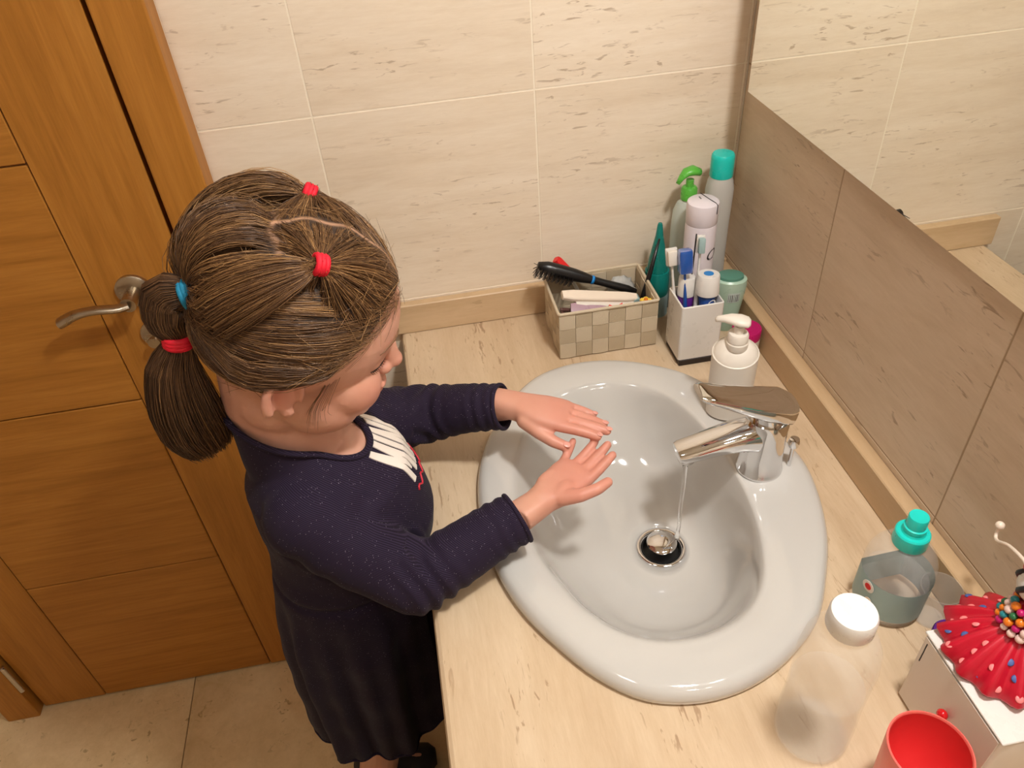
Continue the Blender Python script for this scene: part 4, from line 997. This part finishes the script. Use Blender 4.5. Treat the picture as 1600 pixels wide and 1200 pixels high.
def clump(A, roots, ng, wt):
    """pull strands towards lock guides and give each a slow wave"""
    n, k, _ = A.shape; gi = rng.choice(n, min(ng, n), replace=False); near = np.argmax(roots @ roots[gi].T, axis=1)
    t = np.linspace(0, 1, k); w_ = (wt * np.sin(np.pi * np.clip(t * .9 + .08, 0, 1)))[None, :, None]
    A = A + w_ * (A[gi][near] - A)
    ph = rng.uniform(0, 6.28, (n, 3)); fr = rng.uniform(3, 8, (n, 3)); am = rng.uniform(.0002, .0011, (n, 1))
    A = A + (np.sin(fr[:, None] * t[None, :, None] + ph[:, None]) - np.sin(ph[:, None])) * am[:, None] * np.sin(np.pi * t)[None, :, None] ** .5
    return A, rng.uniform(-.14, .16, len(gi))[near]
# front sections to the two small elastics and on to the ponytail
for sgn, E in ((1, EN), (-1, EF)):
    qa = q[secA & (np.sign(d_[:, 1]) == sgn)]; n = len(qa); qe = np.repeat(to_q(E)[None], n, 0)
    t = np.linspace(0, 1, 9); A = slerp(qa, qe, t)
    lift = np.linalg.norm((E - CC) / (RAD), axis=0) - 1; lift = lift * RAD.mean()
    off = .002 + rng.uniform(0, .0035, (n, 1)) * np.sin(np.pi * t * .8)[None] + lift * t[None] ** 2.2
    A = surf(A, off); A[:, -1] = E + rng.normal(size=(n, 3)) * .0028
    A[:, -2] = .5 * (A[:, -2] + A[:, -1])
    A, tt_ = clump(A, qa, 130, .45); paths.append(toW(A)); rads.append(rad_prof(9, .00034, 1)); tones.append(np.clip(tone_of(n) + tt_, 0, 1))
    # tail from the elastic to the ponytail
    m = 1900; t2 = np.linspace(0, 1, 12); qe = np.repeat(to_q(E)[None], m, 0); side = to_q((-.075, sgn * .060, .055))
    qb = np.repeat(to_q(BK)[None], m, 0); qm = np.repeat(side[None], m, 0)
    B1 = slerp(qe, qm, t2[:7] / t2[6])[:, :-1]; B2 = slerp(qm, qb, np.linspace(0, 1, 6)); Bq = np.concatenate([B1, B2], 1)
    sw = np.sin(np.pi * t2) ** .8
    Bq = unit(Bq + rng.normal(size=(m, 1, 3)) * .10 * sw[None, :, None])
    hump = (.034 if sgn < 0 else .012)
    off = .008 * (1 - t2)[None] + (hump * np.sin(np.pi * np.clip(t2 * 1.05, 0, 1)) ** .7)[None] * rng.uniform(.02, 1.1, (m, 1)) + .003
    Tl = surf(Bq, off); Tl[:, 0] = E + rng.normal(size=(m, 3)) * .0026
    Tl, tt_ = clump(Tl, unit(Tl[:, 6] - CC), 60, .4); paths.append(toW(Tl)); rads.append(rad_prof(12, .00034, 1)); tones.append(np.clip(tone_of(m, .3, .85) + tt_, 0, 1))
# sides and back straight to the ponytail
qs = q[secS]; n = len(qs); t = np.linspace(0, 1, 11); qb = to_q(BK)[None] + np.zeros((n, 1)); qb = unit(qb + rng.normal(size=(n, 3)) * .03)
sag = np.zeros((n, 11, 3)); frontness = np.clip((qs[:, 0] + .2), 0, 1); sag[:, :, 2] = -(.17 * frontness[:, None]) * np.sin(np.pi * t)[None] ** 1.2
A = unit(slerp(qs, qb, t) + sag)
off = .002 + (.004 + rng.uniform(0, .005, (n, 1))) * np.sin(np.pi * t)[None] + .004 * t[None] ** 2
crown = np.clip((angles(qs)[1] - 25) / 30, 0, 1) * np.clip(.75 - qs[:, 1], .2, 1.2)
off = off + .020 * crown[:, None] * np.sin(np.pi * t ** .8)[None] ** .8 * rng.uniform(.55, 1.1, (n, 1))
A, tt_ = clump(surf(A, off), qs, 260, .45); paths.append(toW(A)); rads.append(rad_prof(11, .00034, 1)); tones.append(np.clip(tone_of(n) + tt_, 0, 1))
main = strands_mesh('combed_hair', paths, rads, tones, hair)
pn = pony(3400); strands_mesh('ponytail', [pn], [rad_prof(20, .0004, .5)], [tone_of(3400, .05, .55)], hair)
# loose baby hair
nb = 500; qa = q[rng.integers(0, len(q), nb)]; t = np.linspace(0, 1, 6)
tg_ = unit(np.array((-.6, 0, .1)) + rng.normal(size=(nb, 3)) * .5); A = unit(slerp(qa, unit(qa + .35 * tg_), t)); off = .005 + rng.uniform(.0, .012, (nb, 1)) * t[None] ** 1.5
strands_mesh('loose_hair', [toW(surf(A, off))], [rad_prof(6, .00022, .5)], [tone_of(nb, .5, 1.0)], hair)
nb = 600; azr = rng.uniform(8, 88, nb); sg = np.where(rng.random(nb) < .7, 1, -1); elr = np.radians(hairline(azr) + rng.uniform(-7, 4, nb)); azr = np.radians(azr)
qa = unit(np.stack([np.cos(elr) * np.cos(azr), np.cos(elr) * np.sin(azr) * sg, np.sin(elr)], 1) / RAD); t = np.linspace(0, 1, 6)
tg_ = np.stack([np.full(nb, -.75), rng.normal(size=nb) * .12 + .1 * sg, rng.normal(size=nb) * .22 - .15], 1); A = unit(slerp(qa, unit(qa + .4 * tg_), t)); off = .001 + rng.uniform(.001, .005, (nb, 1)) * t[None]
strands_mesh('hairline_hair', [toW(surf(A, off))], [rad_prof(6, .0002, .6)], [tone_of(nb, .35, .9)], hair)
ov = []
for k in range(260):
    j = rng.normal(size=3); u = rng.uniform(-1, 1)
    ov.append([hl(.046 + .010 * u, .062 - .006 * u, .024 + .012 * u), hl(.018 + j[0] * .003, .0765 + abs(j[1]) * .0012, .012 + .008 * u), hl(-.016 + j[0] * .003, .0805 + abs(j[1]) * .0015, .009 + .010 * u + j[2] * .003), hl(-.046, .074 + j[1] * .001, .008 + .012 * u), hl(-.074, .040 + j[1] * .002, .018 + .008 * u)])
strands_mesh('ear_hair', [np.array([spline(p, 10) for p in ov])], [rad_prof(10, .00032, .6)], [tone_of(260, .25, .7)], hair)
# strand falling in front of the ear
lk = []
for k in range(14):
    j = rng.normal(size=3) * .003; lk.append([hl(.036 + j[0], .064, .010), hl(.030 + j[0], .068 + j[1] * .3, -.012), hl(.024 + j[0] * 1.6, .0685 + j[1] * .3, -.036), hl(.027 + j[0] * 2.2, .061, -.058 + j[2] * 3)])
strands_mesh('side_lock', [np.array([spline(p, 8) for p in lk])], [rad_prof(8, .00022, .4)], [tone_of(14, .3, .7)], hair)
# elastics
def elastic(name, c, axis, r, mat, label, thick=.0031, turns=3):
    a, b_ = frame(axis); ax = Vector(axis).normalized(); bm = bmesh.new()
    for z, k_ in ((-.0035, 1), (0, 1.03), (.0035, 1.03))[:turns]:
        tube([Vector(c) + (a * math.cos(t) + b_ * math.sin(t)) * r * k_ + ax * z for t in [k * math.pi / 10 for k in range(20)]], thick, 8, closed=True, bm=bm)
    e = obj(name, bm, mat, hair, True)
    e['label'] = label; return e
W1 = lambda l: Vector(toW(np.array(l)[None])[0])
elastic('hair_elastic', W1(EN), W1(EN + np.array((-.02, .004, .004))) - W1(EN), .0072, 'red_elastic', 'red elastic on the small front pigtail')
elastic('hair_elastic', W1(EF), W1(EF + np.array((-.02, -.004, .004))) - W1(EF), .0072, 'red_elastic', 'red elastic on the far front pigtail')
elastic('hair_elastic', Vector(PC[0]) + Vector((-.004, 0, -.001)), (-1, -.1, -.15), .0125, 'blue_elastic', 'blue elastic at the root of the ponytail')
elastic('hair_elastic', PC[3], Vector(PC[4]) - Vector(PC[2]), .0115, 'red_elastic', 'red elastic part way down the ponytail', .0034)
# ---- dress
def dress():
    bm = bmesh.new()
    eloft(bm, [(1.036, -.158, .656, .046, .050), (1.02, -.154, .656, .056, .066), (1.004, -.152, .656, .068, .092), (.98, -.144, .656, .092, .104), (.945, -.137, .655, .099, .103), (.90, -.131, .655, .104, .100), (.868, -.136, .655, .102, .098), (.848, -.149, .655, .092, .097), (.80, -.154, .656, .095, .099)] +
          [(.70, -.166, .668, .102, .106), (.60, -.172, .682, .108, .108), (.48, -.176, .696, .112, .106), (.36, -.180, .706, .113, .104), (.30, -.180, .706, .113, .104)])
    cone(bm, (-.165, .656, .985), .060, hl(-.018, 0, -.075), .047, 28)
    ext = lambda a, b, k: tuple(np.array(b) + (np.array(b) - np.array(a)) * k)
    cR = (.064, .580, .920); cL = (.074, .735, .956)
    chain(bm, [(SHR, .047), ((-.110, .562, .931), .0445), (ELR, .0385), ((.0, .559, .907), .0345), (cR, .0300), (ext(ELR, cR, .25), .0295)])
    chain(bm, [(SHL, .046), ((-.078, .758, .945), .0435), (ELL, .0375), ((.03, .757, .944), .0335), (cL, .0290), (ext(ELL, cL, .25), .0285)])
    me = voxel(bm, .0034, 6, .5)
    n = len(me.vertices); co = np.empty(n * 3); me.vertices.foreach_get('co', co); co = co.reshape(-1, 3)
    no = np.empty(n * 3); me.vertices.foreach_get('normal', no); no = no.reshape(-1, 3)
    disp = np.zeros(n)
    # gathers of the skirt
    cxx = np.interp(-co[:, 2], [-.85, -.36], [-.150, -.184]); cyy = np.interp(-co[:, 2], [-.80, -.36], [.66, .706]); a = np.arctan2(co[:, 1] - cyy, co[:, 0] - cxx)
    k = np.clip((.83 - co[:, 2]) / .12, 0, 1); torso = (np.hypot((co[:, 0] - cxx) / .13, (co[:, 1] - cyy) / .14) < 1.15) & (co[:, 2] < .84)
    disp += torso * k * (.0055 * np.sin(9 * a + 1.3 * np.sin(2 * a) + 2.0 * co[:, 2]) + .003 * np.sin(17 * a + 4 * co[:, 2])) * np.interp(co[:, 2], [.3, .8], [1.6, .7])
    disp += -.004 * np.exp(-((co[:, 2] - .832) / .006) ** 2) * (co[:, 0] < XF - .0) * (np.abs(co[:, 1] - .655) < .115)      # waist seam
    for S, E_, Wt in ((SHR, ELR, cR), (SHL, ELL, cL)):
        E_, Wt, S = np.array(E_), np.array(Wt), np.array(S); u1 = (Wt - E_); L = np.linalg.norm(u1); u1 = u1 / L; t = (co - E_) @ u1
        rd = np.linalg.norm(co - E_ - t[:, None] * u1, axis=1); near = (rd < .055) & (t > -.05) & (t < L + .02)
        ph = 9 * co[:, 2] * 10; fold = np.sin(t * 330 + 1.5 * np.sin(ph * .6)) * np.exp(-((t - .012) / .030) ** 2) * .0028
        fold += np.sin(t * 420 + .8 * np.sin(ph)) * np.exp(-((t - L + .02) / .022) ** 2) * .0013
        disp += near * fold
        u0 = E_ - S; L0 = np.linalg.norm(u0); u0 = u0 / L0; t0_ = (co - S) @ u0; rd0 = np.linalg.norm(co - S - t0_[:, None] * u0, axis=1)
        disp += (rd0 < .06) * .0018 * np.sin(t0_ * 170 + 60 * co[:, 1]) * np.exp(-((t0_ - .03) / .04) ** 2)
    disp += .0012 * np.sin(co[:, 2] * 60 + co[:, 1] * 35) * np.sin(co[:, 0] * 50)
    co = co + no * disp[:, None]; me.vertices.foreach_set('co', co.ravel()); me.update()
    b = bmesh.new(); b.from_mesh(me); loops = []
    # sleeve ends, hem, neckline
    for p, nrm, lim in ((cR, np.array(cR) - np.array(ELR), lambda c: c.x > .02 and c.y < .66), (cL, np.array(cL) - np.array(ELL), lambda c: c.x > .02 and c.y > .66),
                        ((-.18, .70, .383), (.04, .04, -1), lambda c: c.z < .5), ((-.096, .656, 1.014), (.50, .0, .87), lambda c: c.z > .98 and c.x < .02)):
        nv_ = Vector(nrm).normalized(); gm = [f for f in b.faces if lim(f.calc_center_median())]
        es = list({e for f in gm for e in f.edges}); vs2 = list({v for f in gm for v in f.verts})
        r = bmesh.ops.bisect_plane(b, geom=gm + es + vs2, plane_co=Vector(p), plane_no=nv_, clear_outer=False)
        dl = [f for f in b.faces if lim(f.calc_center_median()) and (f.calc_center_median() - Vector(p)).dot(nv_) > 1e-5]
        bmesh.ops.delete(b, geom=dl, context='FACES')
        vl = [e for e in b.edges if e.is_boundary and abs((e.verts[0].co - Vector(p)).dot(nv_)) < 1e-4 and abs((e.verts[1].co - Vector(p)).dot(nv_)) < 1e-4]
        # ordered loop
        nb_ = {}
        for e in vl:
            for i in (0, 1): nb_.setdefault(e.verts[i], []).append(e.verts[1 - i])
        best = []; seen = set()
        for st in nb_:
            if st in seen: continue
            lp = [st]; seen.add(st); cur = st
            while True:
                nx = [x for x in nb_[cur] if x not in seen]
                if not nx: break
                cur = nx[0]; seen.add(cur); lp.append(cur)
            if len(lp) > len(best): best = lp
        loops.append([v.co.copy() for v in best])
    b.to_mesh(me); b.free(); me.shade_smooth(); return me, loops
dm, loops = dress(); dm.name = 'dress'
dr_ = bpy.data.objects.new('dress', dm); link(dr_, girl, 'dress_cloth')
so = dr_.modifiers.new('thickness', 'SOLIDIFY'); so.thickness = .0022; so.offset = -1
def thin(lp, n):
    P = np.array([tuple(p) for p in lp]); P = np.r_[P, P[:1]]; s = np.r_[0, np.cumsum(np.linalg.norm(np.diff(P, axis=0), axis=1))]; t = np.linspace(0, s[-1], n, endpoint=False); P = np.stack([np.interp(t, s, P[:, k]) for k in range(3)], 1)
    return (np.roll(P, 1, 0) + np.roll(P, -1, 0) + 2 * P) / 4
obj('cuff', tube([Vector(p) for p in thin(loops[0], 40)], .0028, 8, closed=True), 'dress_cloth', dr_, True)
obj('cuff', tube([Vector(p) for p in thin(loops[1], 40)], .0028, 8, closed=True), 'dress_cloth', dr_, True)
obj('hem', tube([Vector(p) for p in thin(loops[2], 120)], .0022, 8, closed=True), 'dress_cloth', dr_, True)
obj('neckline_band', tube([Vector(p) for p in thin(loops[3], 70)], .0042, 10, closed=True, flat=.8), 'dress_cloth', dr_, True)
# white lettering and red line on the chest
bb = bmesh.new(); bb.from_mesh(dm); tree = BVHTree.FromBMesh(bb)
def chest(y, z, off):
    h = tree.ray_cast(Vector((-.028, y, z)), Vector((-1, 0, -.05)).normalized())
    return (h[0] + h[1] * off) if h[0] is not None else Vector((-.06, y, z))
GLY = {'M': [(0, 0), (0, 50), (12, 50), (18, 30), (24, 50), (36, 50), (36, 0), (25, 0), (25, 25), (20, 10), (16, 10), (11, 25), (11, 0)], 'I': [(0, 0), (0, 50), (12, 50), (12, 0)], 'N': [(0, 0), (0, 50), (11, 50), (21, 22), (21, 50), (32, 50), (32, 0), (21, 0), (11, 28), (11, 0)]}
y0_ = .628
for ch in 'MINI':
    b = bmesh.new(); f = b.faces.new([b.verts.new((x * .001, y * .001, 0)) for x, y in GLY[ch]])
    bmesh.ops.triangulate(b, faces=b.faces[:])
    for _ in range(2): bmesh.ops.subdivide_edges(b, edges=[e for e in b.edges if e.calc_length() > .006], cuts=2); bmesh.ops.triangulate(b, faces=[f for f in b.faces if len(f.verts) > 3])
    r = bmesh.ops.extrude_face_region(b, geom=b.faces[:]); top = {v for v in r['geom'] if isinstance(v, bmesh.types.BMVert)}
    for v in b.verts: v.co = chest(y0_ + v.co.x * .76, .958 + v.co.y * 1.05, .0012 if v in top else -.0004)
    y0_ += (max(p[0] for p in GLY[ch]) + 4) * .00076
    obj('printed_letter', b, 'print_white', dr_)
obj('printed_line', tube([chest(.626 + .0032 * k, .946 + .0035 * math.sin(k * 1.1), .0006) for k in range(26)], .0013, 6), 'print_red', dr_, True)
bb.free()
# shoes
for ya in (.662, .762):
    rs = []
    for u, wd_, hh in ((-.055, .014, .030), (-.045, .024, .048), (-.02, .028, .052), (.01, .029, .047), (.04, .031, .038), (.07, .032, .030), (.095, .027, .024), (.108, .014, .016)):
        rs.append([(-.235 + u, ya + wd_ * math.cos(t), max(.012, .012 + hh * math.sin(t) * .95 + .012)) if math.sin(t) > 0 else (-.235 + u, ya + wd_ * math.cos(t), .0125) for t in [2 * math.pi * k / 20 for k in range(20)]])
    s = obj('shoe', loft(rs), 'shoe_dark', girl, True)
    obj('sole', loft([[(-.235 + u, ya + w_ * math.cos(t), z) for u, w_, t in [((-.02 + .085 * math.cos(t) + .025), .034, t) for t in [2 * math.pi * k / 24 for k in range(24)]]] for z in (0, .0122)]), 'shoe_pattern', s)
    for k in range(3): obj('strap', tube([(-.235 + .0 + .022 * k, ya + .031 * math.cos(t), .016 + (.050 - .006 * k) * math.sin(t)) for t in [math.pi * j / 10 for j in range(11)]], .0035, 6), 'shoe_pattern', s, True)
